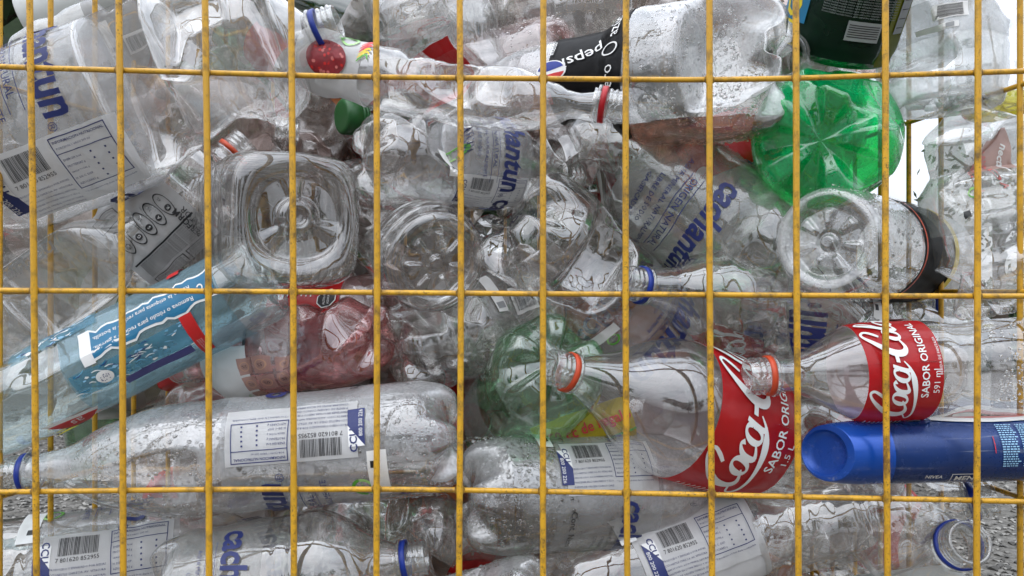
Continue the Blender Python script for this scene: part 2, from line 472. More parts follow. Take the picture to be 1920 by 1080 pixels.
class Print:
    """collects flat print in label coordinates: a = metres towards the mouth, b = metres round the bottle"""
    def __init__(s):
        s.items = []

    def put(s, sh, a, b, sx, sy, rot, mat, layer=0, shear=0.0):
        v, t = sh
        if len(v) == 0:
            return
        v = v * np.array([sx, sy]); v = v + np.stack([v[:, 1] * shear, 0 * v[:, 0]], 1)
        r = math.radians(rot); R2 = np.array([[math.cos(r), math.sin(r)], [-math.sin(r), math.cos(r)]])
        s.items.append((v @ R2 + np.array([a, b]), t, mat, layer))

    def rect(s, a, b, w, h, mat, rot=0, layer=0):
        s.put(RECT, a, b, w, h, rot, mat, layer)

    def text(s, body, a, b, size, mat, rot=0, layer=1, bold=0.0, width=None, shear=0.0, res=2, squash=1.0):
        sh = text2d(body, bold, res)
        if len(sh[0]) == 0:
            return
        if width:
            e = sh[0].max(0) - sh[0].min(0); size = width / e[0]
        s.put(sh, a, b, size, size * squash, rot, mat, layer, shear)

    def disc(s, a, b, r, mat, layer=0, r0=0.0, a0=0, a1=360, ry=None, rot=0):
        s.put(disc2d(24, r0, a0, a1), a, b, r, ry or r, rot, mat, layer)

    def box(s, a, b, w, h, t, mat, layer=1):
        for q in (-1, 1):
            s.rect(a, b + q * h / 2, w, t, mat, 0, layer); s.rect(a + q * w / 2, b, t, h + t, mat, 0, layer + .1)

    def poly(s, pts, mat, layer=0):
        p = np.array(pts, float); n = len(p)
        s.items.append((p, np.array([[0, i, i + 1] for i in range(1, n - 1)]), mat, layer))

    def barcode(s, a, b, w, h, mat='black', digits='7 801620 852955', seed=3):
        r = random.Random(seed); x = -w / 2
        while x < w / 2:
            bw = w * r.choice((.008, .014, .02)); s.rect(a + x + bw / 2, b, bw, h, mat, 0, 1); x += bw + w * r.choice((.010, .016, .022))
        if digits:
            s.text(digits, a, b - h * .72, 1, mat, 0, 1, width=w * 1.08)

    def eco(s, a, b, r, rot=0):
        s.disc(a, b, r, 'green', 0, .72, 20, 200, rot=rot); s.disc(a, b, r, 'palegreen', 0, .72, 215, 375, rot=rot)
        s.poly([(a - r * 1.15, b), (a - r * .5, b), (a - r * .8, b - r * .5)], 'green', .2)
        s.text('RECICLAME', a, b, 1, 'green', rot, 1, width=r * 1.3, res=1)


FINE = ['PRODUCIDO Y ENVASADO POR AGUAS', 'CCU-NESTLE CHILE S.A. AV. VITACURA', 'LIBRE DE SODIO. AGUA MINERAL NATURAL', 'MANTENER EN LUGAR FRESCO Y SECO',
        'FUENTE DE ORIGEN COINCO CHILE', 'CONSUMIR ANTES DE FECHA IMPRESA']


def d_water(P, W_, C, o):
    """see-through water label: brand round the bottle twice, barcode and food table along it"""
    bl = o.get('brand', .36) * C
    for q, sgn in enumerate((1, -1)):
        b = sgn * o.get('boff', .31) * C
        P.text('cachantun', W_ * .72, b, 1, 'navy', -90, 1, bold=.028, width=bl, shear=.12, squash=1.25)
        P.text('®', W_ * .62, b - bl * .54, W_ * .08, 'navy', -90, 1)
        if q == 0:
            P.text('ORIGEN NATURAL', W_ * .46, b, W_ * .075, 'navy', -90, 1)
            P.rect(W_ * .415, b, W_ * .005, bl * .8, 'navy', 0, 1); P.rect(W_ * .515, b, W_ * .005, bl * .8, 'navy', 0, 1)
            for k, t in enumerate(('AGUA MINERAL NATURALMENTE', 'LIBRE DE SODIO', 'GASIFICADA')):
                P.text(t, W_ * (.35 - .09 * k), b, W_ * .058, 'navy', -90, 1, res=1)
        else:
            for k, t in enumerate(('DESDE SU VERTIENTE DE', 'ORIGEN UNICO', 'COINCO - CHILE')):
                P.text(t, W_ * (.52 - .07 * k), b, W_ * .05, 'black', -90, 1, res=1)
            P.text('Cont. Neto | 1600 ml', W_ * .14, b + .02 * C, W_ * .085, 'black', -90, 1)
            for k in range(4):
                P.items.append((*_hill(W_ * .3 + .03 * W_ * k, b - .05 * C, W_ * .22), 'black', 1))
    P.rect(W_ * .53, 0, W_ * .86, C * .155, 'panel', 0, 0)
    P.barcode(W_ * .335, C * .045, W_ * .26, C * .045)
    for k, t in enumerate(FINE):
        P.text(t, W_ * .34, C * (-.008 - .012 * k), 1, 'navy', 0, 1, width=W_ * .36, res=1)
    P.box(W_ * .735, C * .018, W_ * .37, C * .105, W_ * .006, 'navy')
    P.text('INFORMACION NUTRICIONAL', W_ * .735, C * .062, 1, 'navy', 0, 1, width=W_ * .34, bold=.01)
    P.text('PORCION 1 VASO 200 ml', W_ * .68, C * .05, 1, 'navy', 0, 1, width=W_ * .22, res=1)
    P.rect(W_ * .735, C * .040, W_ * .37, W_ * .005, 'navy', 0, 1)
    for k, t in enumerate(('ENERGIA kcal', 'PROTEINAS g', 'GRASA TOTAL g', 'H. DE C. DISP.', 'AZUCARES g')):
        P.text(t, W_ * .625, C * (.027 - .013 * k), 1, 'navy', 0, 1, width=W_ * .12, res=1)
        for c in (.75, .85):
            P.rect(W_ * c, C * (.027 - .013 * k), W_ * .012, W_ * .012, 'navy', 0, 1)
    P.text('* % en relacion a la dosis diaria recomendada', W_ * .735, -C * .046, 1, 'navy', 0, 1, width=W_ * .36, res=1)
    P.rect(W_ * .105, 0, W_ * .11, C * .10, 'navy', 0, .5)
    P.poly([(W_ * .05, C * .05), (W_ * .16, C * .05), (W_ * .16, -C * .005)], 'white', .8)
    P.text('CCU', W_ * .125, C * .034, W_ * .07, 'navy', -90, 1.5, bold=.02)
    P.text('800 200 226', W_ * .075, -C * .01, 1, 'white', -90, 1.5, width=C * .07)
    P.eco(W_ * .10, C * .17, W_ * .075, -90)
    P.rect(-W_ * .02, C * .13, W_ * .13, C * .13, 'white', 0, .3); P.rect(-W_ * .0, C * .10, W_ * .05, C * .018, 'black', 0, 1)


def _hill(a, b, w):
    return stroke([(a, b - w, .0006), (a + w * .2, b - w * .4, .0007), (a - w * .1, b, .0006), (a + w * .3, b + w * .5, .0007)], 14)


def d_cola(P, W_, C, o):
    for q in (0, 1):
        b = q * C * .5
        e = SCRIPT[0].max(0) - SCRIPT[0].min(0)
        k = C * o.get('size', .40) / e[0]
        P.put(SCRIPT, W_ * .66, b, k, k * o.get('tall', 1.0), -90, 'white', 1)
        P.text('SABOR ORIGINAL', W_ * .26, b - C * .02, 1, 'white', -90, 1, bold=.012, width=C * .26)
        P.text(o.get('vol', '1.5 L'), W_ * .11, b + C * .06, W_ * .12, 'white', -90, 1)
        P.text('BEBIDA DE FANTASIA', W_ * .05, b - C * .02, 1, 'white', -90, 1, width=C * .12, res=1)
        a8 = W_ * .18
        P.put(disc2d(8), a8, b - C * .24, W_ * .15, W_ * .15, 22.5, 'white', .8)
        P.put(disc2d(8), a8, b - C * .24, W_ * .135, W_ * .135, 22.5, 'black', 1)
        for i, t in enumerate(('ALTO EN', 'AZUCARES')):
            P.text(t, a8 + W_ * (.025 - .06 * i), b - C * .24, 1, 'white', -90, 1.5, width=W_ * .2, bold=.01)
        for i in range(9):
            P.rect(W_ * (.42 + .06 * i), b - C * .262, W_ * .05, C * .004, 'white', 90, 1)
            P.rect(W_ * (.42 + .06 * i), b - C * .275, W_ * .05, C * .004, 'white', 90, 1)


def d_pepsi(P, W_, C, o):
    P.text('pepsi', W_ * .55, C * .0, 1, 'white', 18, 1, bold=.005, width=W_ * .52)
    a, b, r = W_ * .93, C * .045, W_ * .19
    P.disc(a, b, r, 'white', 1)
    t1, t2 = np.radians(np.linspace(205, 362, 18)), np.radians(np.linspace(40, 172, 18))
    low = [(a + .9 * r * math.cos(q), b + .9 * r * math.sin(q)) for q in t1] + [(a + r * .35, b + r * .10), (a - r * .2, b - r * .12)]
    top = [(a + .9 * r * math.cos(q), b + .9 * r * math.sin(q)) for q in t2] + [(a - r * .3, b + r * .22), (a + r * .25, b + r * .42)]
    P.poly(low, 'ringblue', 1.6); P.poly(top, 'red', 1.6)
    P.text('zero', W_ * .16, C * .095, W_ * .20, 'white', -90, 1)
    P.put(disc2d(20, .8), W_ * .17, C * .015, W_ * .11, W_ * .085, 0, 'white', 1)
    P.text('azúcar', W_ * .16, -C * .075, W_ * .20, 'white', -90, 1)
    P.text('sabor', W_ * 1.02 - W_ * .04, C * .14, W_ * .11, 'red', -90, 1); P.text('intenso', W_ * .98, -C * .05, W_ * .11, 'white', -90, 1)


def d_icewater(P, W_, C, o):
    """pale blue water label, torn teal strip with two lines, ice cubes, red band"""
    r = random.Random(4)
    top = [(W_ * (.02 + .84 * i / 24), C * (.0 + .010 * r.uniform(-1, 1)) + C * .046) for i in range(25)]
    bot = [(W_ * (.02 + .84 * i / 24), C * (-.0 + .010 * r.uniform(-1, 1)) - C * .046) for i in range(25)]
    V = np.array(top + bot); j = np.arange(24)
    T = np.concatenate([np.stack([j, j + 1, j + 25], 1), np.stack([j + 1, j + 26, j + 25], 1)])
    Vw = V.copy(); Vw[:25, 1] += C * .008; Vw[25:, 1] -= C * .008
    P.items.append((Vw, T, 'white', .3)); P.items.append((V, T, 'teal', .7))
    P.text('Remova o rótulo para reciclar a garrafa.', W_ * .47, C * .02, 1, 'white', 0, 1.2, width=W_ * .62, bold=.004)
    P.text('Retira la etiqueta para reciclar la botella.', W_ * .47, -C * .022, 1, 'white', 0, 1.2, width=W_ * .62, bold=.004)
    P.disc(W_ * .10, 0, W_ * .022, 'white', 1.2, .6, 30, 330)
    P.rect(W_ * .83, 0, W_ * .07, C * .13, 'white', 0, 1.0)
    P.rect(W_ * .245, -C * .165, W_ * .075, C * .10, 'red', 0, 1); P.rect(W_ * .245, C * .14, W_ * .075, C * .16, 'red', 0, 1)
    for i in range(3):
        P.text('hidratante natural', W_ * (.235 + .013 * i), C * .18, 1, 'white', -90, 1.3, width=C * .05, res=1)
    P.rect(W_ * .62, C * .115, W_ * .72, C * .085, 'filmcyan', 0, .2); P.rect(W_ * 1.02, -C * .115, W_ * .55, C * .06, 'filmcyan', 0, .2)
    for k in range(58):      # ice blocks and splashes
        a, b = (W_ * r.uniform(.28, .98), C * r.uniform(.075, .155)) if k % 3 else (W_ * r.uniform(.78, 1.28), C * r.uniform(-.145, -.085))
        w = W_ * r.uniform(.006, .015)
        n_ = r.choice((5, 6, 7)); jg = [r.uniform(.5, 1.2) for _ in range(n_)]
        P.poly([(a + w * 1.5 * jg[q] * math.cos(6.283 * q / n_), b + w * .7 * jg[q] * math.sin(6.283 * q / n_)) for q in range(n_)], r.choice(('ice', 'skyblue', 'white', 'filmblue', 'skyblue', 'teal', 'filmblue')), .5 + .004 * k)
    for k in range(70):
        a, b = (W_ * r.uniform(.28, .98), C * r.uniform(.075, .16)) if k % 3 else (W_ * r.uniform(.78, 1.28), C * r.uniform(-.15, -.08)); w = W_ * r.uniform(.015, .035)
        P.items.append((*stroke([(a - w, b + w * r.uniform(-.7, .7), .0003), (a, b, .0009), (a + w, b + w * r.uniform(-.3, .3), .0004)], 8), r.choice(('ice', 'teal', 'white', 'navy', 'navy', 'white')), .9))
    P.disc(W_ * .80, C * .12, W_ * .05, 'white', 1.0, 0, ry=W_ * .04)
    for k in range(18):
        P.disc(W_ * (.80 + r.uniform(-.03, .03)), C * .12 + W_ * r.uniform(-.025, .025), W_ * .003, 'navy', 1.2)
    P.rect(W_ * .52, C * .175, W_ * .42, C * .03, 'violet', 0, .4)
    P.poly([(W_ * .98, C * .23), (W_ * 1.27, C * .20), (W_ * 1.14, C * .31)], 'red', 1.2)
    P.poly([(W_ * .96, C * .215), (W_ * 1.29, C * .185), (W_ * 1.27, C * .20), (W_ * .98, C * .23)], 'white', 1.1)
    P.text('as', W_ * 1.12, C * .235, W_ * .10, 'white', 0, 1.5, shear=.2)
    P.text('hidratante', W_ * 1.16, C * .285, 1, 'navy', -38, 1.5, width=W_ * .16, bold=.02)
    P.disc(W_ * 1.27, C * .33, W_ * .085, 'yellow', 1.0, 0, ry=W_ * .055); P.text('SIN GAS', W_ * 1.27, C * .33, 1, 'navy', 10, 1.4, width=W_ * .12)


def d_sport(P, W_, C, o):
    """grey back label in black print: food table, row of round daily-value icons"""
    for i in range(5):
        a = W_ * (.18 + .155 * i)
        P.disc(a, C * .03, W_ * .07, 'black', 1, .88, ry=C * .045); P.disc(a, C * .015, W_ * .038, 'black', 1)
        P.text(('%', 'G', 'S', 'A', 'K')[i], a, C * .015, W_ * .05, 'white', 90, 1.5); P.text(('12%', '0%', '1%', '9%', '4%')[i], a, C * .05, W_ * .045, 'black', 90, 1)
    P.rect(W_ * .5, -C * .045, W_ * .9, C * .006, 'black', 0, 1)
    for i in range(8):
        P.text('BEBIDA ISOTONICA AGUA AZUCAR SODIO POTASIO', W_ * .5, C * (-.055 - .008 * i), 1, 'black', 0, 1, width=W_ * .8, res=1)
    P.box(W_ * .30, -C * .17, W_ * .42, C * .085, W_ * .012, 'black'); P.box(W_ * .74, -C * .17, W_ * .36, C * .085, W_ * .012, 'black')
    for i in range(4):
        P.rect(W_ * .30, C * (-.145 - .017 * i), W_ * .4, W_ * .006, 'black', 0, 1); P.rect(W_ * .74, C * (-.145 - .017 * i), W_ * .34, W_ * .006, 'black', 0, 1)
        P.text('Energia kcal 24 48', W_ * .3, C * (-.138 - .017 * i), 1, 'black', 0, 1, width=W_ * .35, res=1); P.text('Sodio mg 45 90', W_ * .74, C * (-.138 - .017 * i), 1, 'black', 0, 1, width=W_ * .3, res=1)
    P.text('GATOR', W_ * .9, -C * .06, W_ * .1, 'black', 90, 1); P.text('PERFORM', W_ * .82, -C * .06, W_ * .1, 'black', 90, 1, bold=.02)
    P.box(W_ * .22, C * .12, W_ * .3, C * .06, W_ * .012, 'black'); P.text('UNA VEZ ABIERTO', W_ * .22, C * .128, 1, 'black', 0, 1, width=W_ * .24); P.text('800 200 226', W_ * .22, C * .112, 1, 'black', 0, 1, width=W_ * .22)


def d_fruit(P, W_, C, o):
    r = random.Random(5)
    P.disc(W_ * .5, -C * .03, W_ * .3, 'seed', .5, 0, ry=W_ * .27)
    for k in range(60):
        q, t = W_ * .26 * math.sqrt(r.random()), r.uniform(0, 6.28)
        P.disc(W_ * .5 + q * math.cos(t), -C * .03 + q * math.sin(t), W_ * .022, r.choice(('pinkprint', 'red', 'seed', 'seed')), .8 + .006 * k)
    P.eco(W_ * .75, C * .12, W_ * .14)
    for k in range(6):
        P.items.append((*stroke([(W_ * .95, C * (.02 * k - .02), .0008), (W_ * 1.05, C * (.03 + .02 * k), .002), (W_ * 1.1, C * (.03 * k), .0006)], 8), r.choice(('yellow', 'red', 'green')), 1))


def d_granada(P, W_, C, o):
    P.rect(W_ * .74, -C * .02, W_ * .46, C * .15, 'filmpinkp', 0, .3)
    P.text('GRANADA', W_ * .60, C * .0, 1, 'pinkprint', 184, 1.4, width=W_ * .40, bold=.005)
    P.text('sabor', W_ * .58, C * .042, W_ * .07, 'pinkprint', 184, 1, shear=.2); P.text('Natural', W_ * .50, C * .058, W_ * .07, 'pinkprint', 184, 1, shear=.2)
    P.text('nectar', W_ * .62, -C * .055, 1, 'white', 160, 1.4, width=W_ * .30, bold=.03, shear=.2)
    P.eco(W_ * .40, C * .075, W_ * .055, 90); P.rect(W_ * .16, C * .10, W_ * .07, C * .02, 'black', 20, 1)


def d_red(P, W_, C, o):
    P.put(disc2d(4), W_ * .80, C * .05, W_ * .10, W_ * .13, 0, 'white', 1)
    for i in range(9):
        P.text('BEBIDA ANALCOHOLICA GASIFICADA AZUCAR', W_ * (.25 + .035 * i), C * .05, 1, 'pinkprint', -90, 1, width=C * .16, res=1)
    if o.get('word'):
        P.text(o['word'], W_ * .55, C * o.get('wb', 0), W_ * .34, 'black', o.get('wr', 90), 1, bold=.03); P.text('sin azúcar', W_ * .25, C * o.get('wb', 0), W_ * .12, 'black', o.get('wr', 90), 1)
        P.disc(W_ * .06, C * .05, W_ * .16, 'white', 1); P.text('color', W_ * .06, C * .05, W_ * .12, 'red', 90, 1.4)


def d_backred(P, W_, C, o):
    """red label, white food-table side with icons"""
    P.rect(W_ * .72, C * .10, W_ * .62, C * .22, 'white', 0, .4)
    for i in range(12):
        P.text('INGREDIENTES AGUA CARBONATADA AZUCAR COLOR CARAMELO', W_ * (.50 + .03 * i), -C * .06, 1, 'black', 90, 1, width=C * .10, res=1)
    P.rect(W_ * .42, -C * .04, W_ * .035, C * .06, 'black', 0, 1)
    for i in range(3):
        for j in range(3):
            P.rect(W_ * (.12 + .16 * i), C * (.06 + .07 * j), W_ * .14, C * .06, 'filmpink', 0, .6); P.disc(W_ * (.12 + .16 * i), C * (.06 + .07 * j), W_ * .05, 'tan', .8, .8)
            P.text(('5%', '0%', '11%')[j], W_ * (.12 + .16 * i), C * (.06 + .07 * j), W_ * .045, 'black', 0, 1)
    P.eco(W_ * .58, C * .20, W_ * .12, 60); P.text('COCA', W_ * .95, C * .22, W_ * .12, 'red', 0, 1)


def d_dark(P, W_, C, o):
    for i in range(26):
        P.text('fernet herbal mezcla tonico agua extractos naturales conservar fresco', W_ * (.95 - .022 * i), C * .0, 1, 'grey', -90, 1, width=C * .20, res=1)
    P.rect(W_ * .55, -C * .135, W_ * .55, C * .045, 'grey', 0, .6); P.rect(W_ * .28, -C * .02, W_ * .17, C * .09, 'grey', 0, .7)
    for i in range(6):
        P.rect(W_ * (.33 - .02 * i), -C * .02, W_ * .008, C * .08, 'black', 0, 1)
        P.rect(W_ * (.33 + .08 * i), -C * .135, W_ * .008, C * .035, 'black', 0, 1)
    P.rect(W_ * .62, C * .20, W_ * .75, C * .12, 'teal', 0, .5); P.text('MO 2', W_ * .40, C * .20, C * .10, 'yellow', 0, 1, bold=.02)
    P.text('cola+', W_ * .8, C * .11, W_ * .12, 'violet', 0, 1, bold=.02)


def d_yellow(P, W_, C, o):
    P.rect(W_ * .5, -C * .13, W_ * 1.0, C * .012, 'green', 0, .5); P.rect(W_ * .62, -C * .18, W_ * .5, C * .05, 'green', 0, .4)
    P.rect(W_ * .62, -C * .18, W_ * .46, C * .035, 'yellow', 0, .6)
    P.text('150 cc de regalo', W_ * .52, -C * .06, 1, 'red', 0, 1, bold=.015, width=W_ * .9)
    P.text('EXTRA', W_ * .62, -C * .18, C * .035, 'red', 0, 1, bold=.02)


def d_leaf(P, W_, C, o):
    P.disc(W_ * .3, C * .0, W_ * .30, 'green', .5, 0, ry=C * .035); P.disc(W_ * .3, 0, W_ * .30, 'white', .8, .86, ry=C * .035)
    P.text('ecologico', W_ * .3, 0, 1, 'white', 0, 1, width=W_ * .4)
    P.text('jumbo', W_ * .15, C * .07, W_ * .18, 'navy', 0, 1, bold=.02)


def d_black(P, W_, C, o):
    for i in range(9):
        P.text('BEBIDA SIN AZUCAR 350 ml CONSUMO', W_ * (.15 + .06 * i), -C * .12, 1, 'grey', -90, 1, width=C * .18, res=1)
    P.put(disc2d(6), W_ * .75, -C * .02, W_ * .10, W_ * .14, 0, 'white', 1); P.text('CCU', W_ * .75, -C * .02, W_ * .11, 'black', -90, 1.5, bold=.03)
    P.put(disc2d(6), W_ * .75, -C * .12, W_ * .10, W_ * .14, 0, 'white', 1)
    P.text('PEPSI', W_ * .40, -C * .02, W_ * .12, 'red', -90, 1)
    P.rect(W_ * .93, 0, W_ * .14, C * .98, 'yellow', 0, .5); P.rect(W_ * .02, 0, W_ * .03, C * .98, 'ringorange', 0, .5)


def d_tags(P, W_, C, o):
    P.rect(W_ * .2, C * .05, W_ * .16, C * .14, 'white', 0, .5); P.rect(W_ * .2, C * .0, W_ * .12, C * .02, 'grey', 0, 1)
    P.rect(W_ * .60, 0, W_ * .4, C * .085, 'white', 0, .5); P.barcode(W_ * .60, 0, W_ * .34, C * .06, digits=None)


def d_can(P, W_, C, o):
    r = random.Random(2)
    for k in range(2):
        for i in range(19):
            x = 0
            while x < .9:
                w = r.uniform(.06, .2); P.rect(W_ * (.44 - .105 * k - .085 * (x + w / 2 - .5)), C * (-.02 + .0115 * (9 - i)), W_ * .085 * w, C * .0055, 'skyblue', 0, 1); x += w + .05
    P.rect(W_ * .215, C * .03, W_ * .045, C * .17, 'black', 0, .5); P.rect(W_ * .225, C * .06, W_ * .018, C * .08, 'white', 0, 1)
    P.box(W_ * .12, 0, W_ * .10, C * .2, W_ * .004, 'white')
    P.rect(W_ * .52, -C * .02, W_ * .004, C * .08, 'red', 0, 1)
    P.text('NIVEA', W_ * .82, C * .14, 1, 'white', 178, 1, bold=.01, width=W_ * .09)
    P.text('MEN', W_ * .66, C * .155, 1, 'white', 180, 1, bold=.02, width=W_ * .10); P.box(W_ * .66, C * .155, W_ * .14, C * .06, W_ * .004, 'white')
    P.disc(W_ * .88, -C * .19, W_ * .10, 'canblue', .6, 0, ry=C * .05); P.disc(W_ * .48, -C * .22, W_ * .36, 'white', .4, 0, ry=C * .07); P.disc(W_ * .45, -C * .24, W_ * .22, 'pinkprint', .7, 0, ry=C * .05)


# ------------------------------------------------------------------ bottles
PROFILES = {   # (height, width) of the side wall from the base's rim to the neck
    'water': [(0, 1), (.08, 1.0), (.13, 1.0), (.17, .985), (.46, .985), (.49, 1.0), (.53, .975), (.57, 1.0), (.66, .97), (.80, .74), (.91, .42), (1, None)],
    'cola': [(0, .96), (.07, 1.0), (.20, .97), (.30, .90), (.36, .93), (.42, .985), (.66, .99), (.70, .97), (.78, .80), (.88, .50), (.95, .34), (1, None)],
    'pepsi': [(0, 1), (.06, 1.0), (.30, .96), (.36, .97), (.62, .97), (.66, .96), (.78, .80), (.9, .45), (1, None)],
    'cinched': [(0, 1), (.06, 1.0), (.30, 1.0), (.38, .86), (.45, .70), (.62, .64), (.74, .58), (.84, .48), (.92, .34), (1, None)],
    'slim': [(0, .95), (.06, 1), (.14, .97), (.2, 1), (.55, 1), (.6, .93), (.66, 1), (.76, .95), (.86, .72), (.94, .42), (1, None)],
    'juice': [(0, .92), (.08, 1), (.16, .95), (.24, 1), (.5, .97), (.62, .8), (.7, .85), (.78, .88), (.87, .72), (.94, .42), (1, None)],
    'jug': [(0, .97), (.05, 1), (.6, 1), (.72, .96), (.84, .7), (.94, .4), (1, None)],
    'can': [(0, .93), (.02, 1.0), (.71, 1.0), (.725, .965), (.735, .965), (.74, 1.0), (.80, 1.0), (.88, .96), (.94, .88), (.98, .80), (1, .76)],
    'blunt': [(0, 1), (.15, 1), (.6, 1), (.78, .96), (.88, .80), (.95, .48), (1, None)],
    'dome': [(0, .96), (.05, 1), (.8, 1), (.9, .9), (.97, .6), (1, None)],
}


class Bottle:
    def __init__(s, base, mouth, r, prof='water', basek='petal', flat=1.0, dents=(), crumple=None, bend=(0, 0), square=0.0,
                 ribs=None, neckr=0.0135, neckl=0.023, roll=0.0, seed=0, wob=0.0010, feet=5):
        p0, p1 = px(*base), px(*mouth)
        s.L = float(np.linalg.norm(p1 - p0)); z = (p1 - p0) / s.L
        cam_p = np.array([0, -CAMD, CAMH])
        tocam = cam_p - (p0 + p1) / 2; tocam /= np.linalg.norm(tocam)
        x = tocam - z * (tocam @ z)
        if np.linalg.norm(x) < 0.45:
            x = np.array([0, 0, 1.0]) - z * z[2]
        x /= np.linalg.norm(x); y = np.cross(z, x)
        s.mat = Matrix(((x[0], y[0], z[0], p0[0]), (x[1], y[1], z[1], p0[1]), (x[2], y[2], z[2], p0[2]), (0, 0, 0, 1)))
        s.frame = np.stack([x, y, z], 1); s.p0 = p0
        s.R = r * (CAMD + (base[2] if basek != 'petal' else (base[2] + mouth[2]) / 2)) / F
        s.neckr, s.neckl, s.flat, s.bend, s.square, s.ribs, s.wob = min(neckr, s.R * .5), neckl, flat, bend, square, ribs, wob
        s.H = s.L - (neckl if prof != 'can' else 0)
        pr = [(a, b if b is not None else s.neckr / s.R) for a, b in PROFILES[prof]]
        s.zb = {'petal': .62, 'star': .30, 'flat': .22}[basek] * s.R
        s.pz = [s.zb + a * (s.H - s.zb) for a, b in pr]; s.pr = [b * s.R for a, b in pr]
        s.basek, s.roll, s.seed, s.feet = basek, math.radians(roll), seed, feet
        rs = np.random.default_rng(seed + 11)
        s.dents = [(zf * s.H, math.radians(t), dp * s.R, wz * s.H, math.radians(tl), k) for zf, t, dp, wz, tl, k in dents]
        if crumple:
            n, amp, z0, z1 = crumple
            for _ in range(max(2, int(n * .6))):
                s.dents.append((rs.uniform(z0, z1) * s.H, rs.uniform(0, 2 * np.pi), amp * s.R * rs.uniform(.5, 1.15), rs.uniform(.07, .16) * s.H,
                                rs.normal(0, .35), rs.uniform(1.05, 1.6)))
        s.crumpled = 0 if not crumple else crumple[1]

    def rad(s, z):
        r = smooth_interp(z, s.pz, s.pr)
        if s.ribs:
            z0, z1, n, amp = s.ribs; t = (z / s.H - z0) / (z1 - z0)
            r = r + np.where((t > 0) & (t < 1), amp * (np.abs(np.sin(np.pi * n * t)) - .5) * 2, 0)
        return r

    def shape(s, z, th, r):
        """undented place of height z, angle th, radius r"""
        q = np.ones_like(th)
        if s.square:
            k = (np.abs(np.cos(th)) ** 5 + np.abs(np.sin(th)) ** 5) ** (-1 / 5)
            w = np.clip(np.minimum(r / s.R * 2 - 1, 1), 0, 1)
            q = 1 + (k / 1.07 - 1) * s.square * w
        return np.stack([r * np.cos(th) * q, r * np.sin(th) * q, z], 1)

    def deform(s, p):
        p = p.copy()
        hz = p[:, 2] / s.H
        fade = sstep((1.0 - hz) / .10)                       # the stiff neck keeps its shape
        p[:, 0] *= 1 + (s.flat - 1) * sstep((1 - hz) / .3)
        for z0, t, dp, wz, tl, k in s.dents:
            n = np.array([math.cos(t) * math.cos(tl), math.sin(t) * math.cos(tl), math.sin(tl)])
            r0 = float(smooth_interp(np.array([z0]), s.pz, s.pr)[0])
            rx = r0 * math.sqrt((math.cos(t) * s.flat) ** 2 + math.sin(t) ** 2)
            c0 = np.array([math.cos(t), math.sin(t), 0]) * max(rx - dp, rx * .08) + np.array([0, 0, z0])
            d = (p - c0) @ n
            w = sstep((1.5 - np.abs(p[:, 2] - z0) / wz) / .65)
            p -= n * (k * np.maximum(d, 0) * w * fade)[:, None]
        if s.wob:
            a = s.wob * (1 + 2.2 * s.crumpled)
            g = np.stack([vnoise(p * 38 + 7 * i, s.seed + i) for i in range(3)], 1)
            g2 = np.stack([1 - 2 * np.abs(vnoise(p * 85 + 3 * i, s.seed + 5 + i)) for i in range(3)], 1)
            p += (g * a + g2 * a * (.10 + .4 * s.crumpled)) * fade[:, None]
        t = np.clip(p[:, 2] / s.L, -.1, 1.1)
        p[:, 0] += s.bend[0] * 4 * t * (1 - t); p[:, 1] += s.bend[1] * 4 * t * (1 - t)
        return p

    def wall(s, z, th, off=0.0):
        """place on the finished wall at height z (m), angle th, lifted off by off"""
        f = lambda zz, tt: s.deform(s.shape(zz, tt, s.rad(zz)))
        p = f(z, th)
        if np.ndim(off) == 0 and off == 0.0:
            return p
        e = 4e-4
        du = f(z, th + e / s.R) - p; dv = f(z + e, th) - p
        n = np.cross(du, dv); n /= np.linalg.norm(n, axis=1)[:, None] + 1e-12
        return p + n * np.asarray(off).reshape(-1, 1)

    def body_points(s, segs, rings):
        th = np.linspace(0, 2 * np.pi, segs, endpoint=False) + s.roll
        rows = []
        R = s.R
        if s.basek == 'petal':
            tt = np.linspace(0, 1, 30)[:-1]; tx = [0, .2, .4, .55, .8, 1]
            vr, vz = smooth_interp(tt, tx, [0, .22, .5, .7, .9, 1]) * R, smooth_interp(tt, tx, [.16, .17, .22, .30, .46, .62]) * R
            fr, fz = smooth_interp(tt, tx, [0, .22, .46, .66, .90, 1]) * R, smooth_interp(tt, tx, [.16, .14, .01, .0, .20, .62]) * R
            w = sstep(.5 + .75 * np.cos(s.feet * (th - s.roll)))
            for i in range(len(tt)):
                rr = vr[i] * (1 - w) + fr[i] * w; zz = vz[i] * (1 - w) + fz[i] * w
                rows.append((zz, rr))
            sc = s.pr[0] / R
            rows = [(z, r * (1 + (sc - 1) * i / 28)) for i, (z, r) in enumerate(rows)]
        elif s.basek == 'star':
            tt = np.linspace(0, 1, 46)[:-1]
            rr = smooth_interp(tt, [0, .12, .2, .28, .55, .66, .8, .92, 1], [0, .10, .17, .24, .60, .70, .84, .965, 1]) * s.pr[0]
            zz = smooth_interp(tt, [0, .12, .2, .28, .55, .66, .8, .92, 1], [.06, .06, .17, .15, .17, .03, .0, .09, .30]) * R
            w = np.clip(1.6 * np.cos(7 * th) - .1, 0, 1)
            for i in range(len(tt)):
                u = rr[i] / R
                bump = sstep((u - .25) / .06) * sstep((.60 - u) / .06)
                rows.append((zz[i] - bump * w * .10 * R, np.full(segs, rr[i])))
        else:
            tt = np.linspace(0, 1, 40)[:-1]
            rr = smooth_interp(tt, [0, .1, .16, .24, .34, .5, .58, .72, .85, 1], [0, .10, .15, .24, .32, .58, .64, .80, .94, 1]) * s.pr[0]
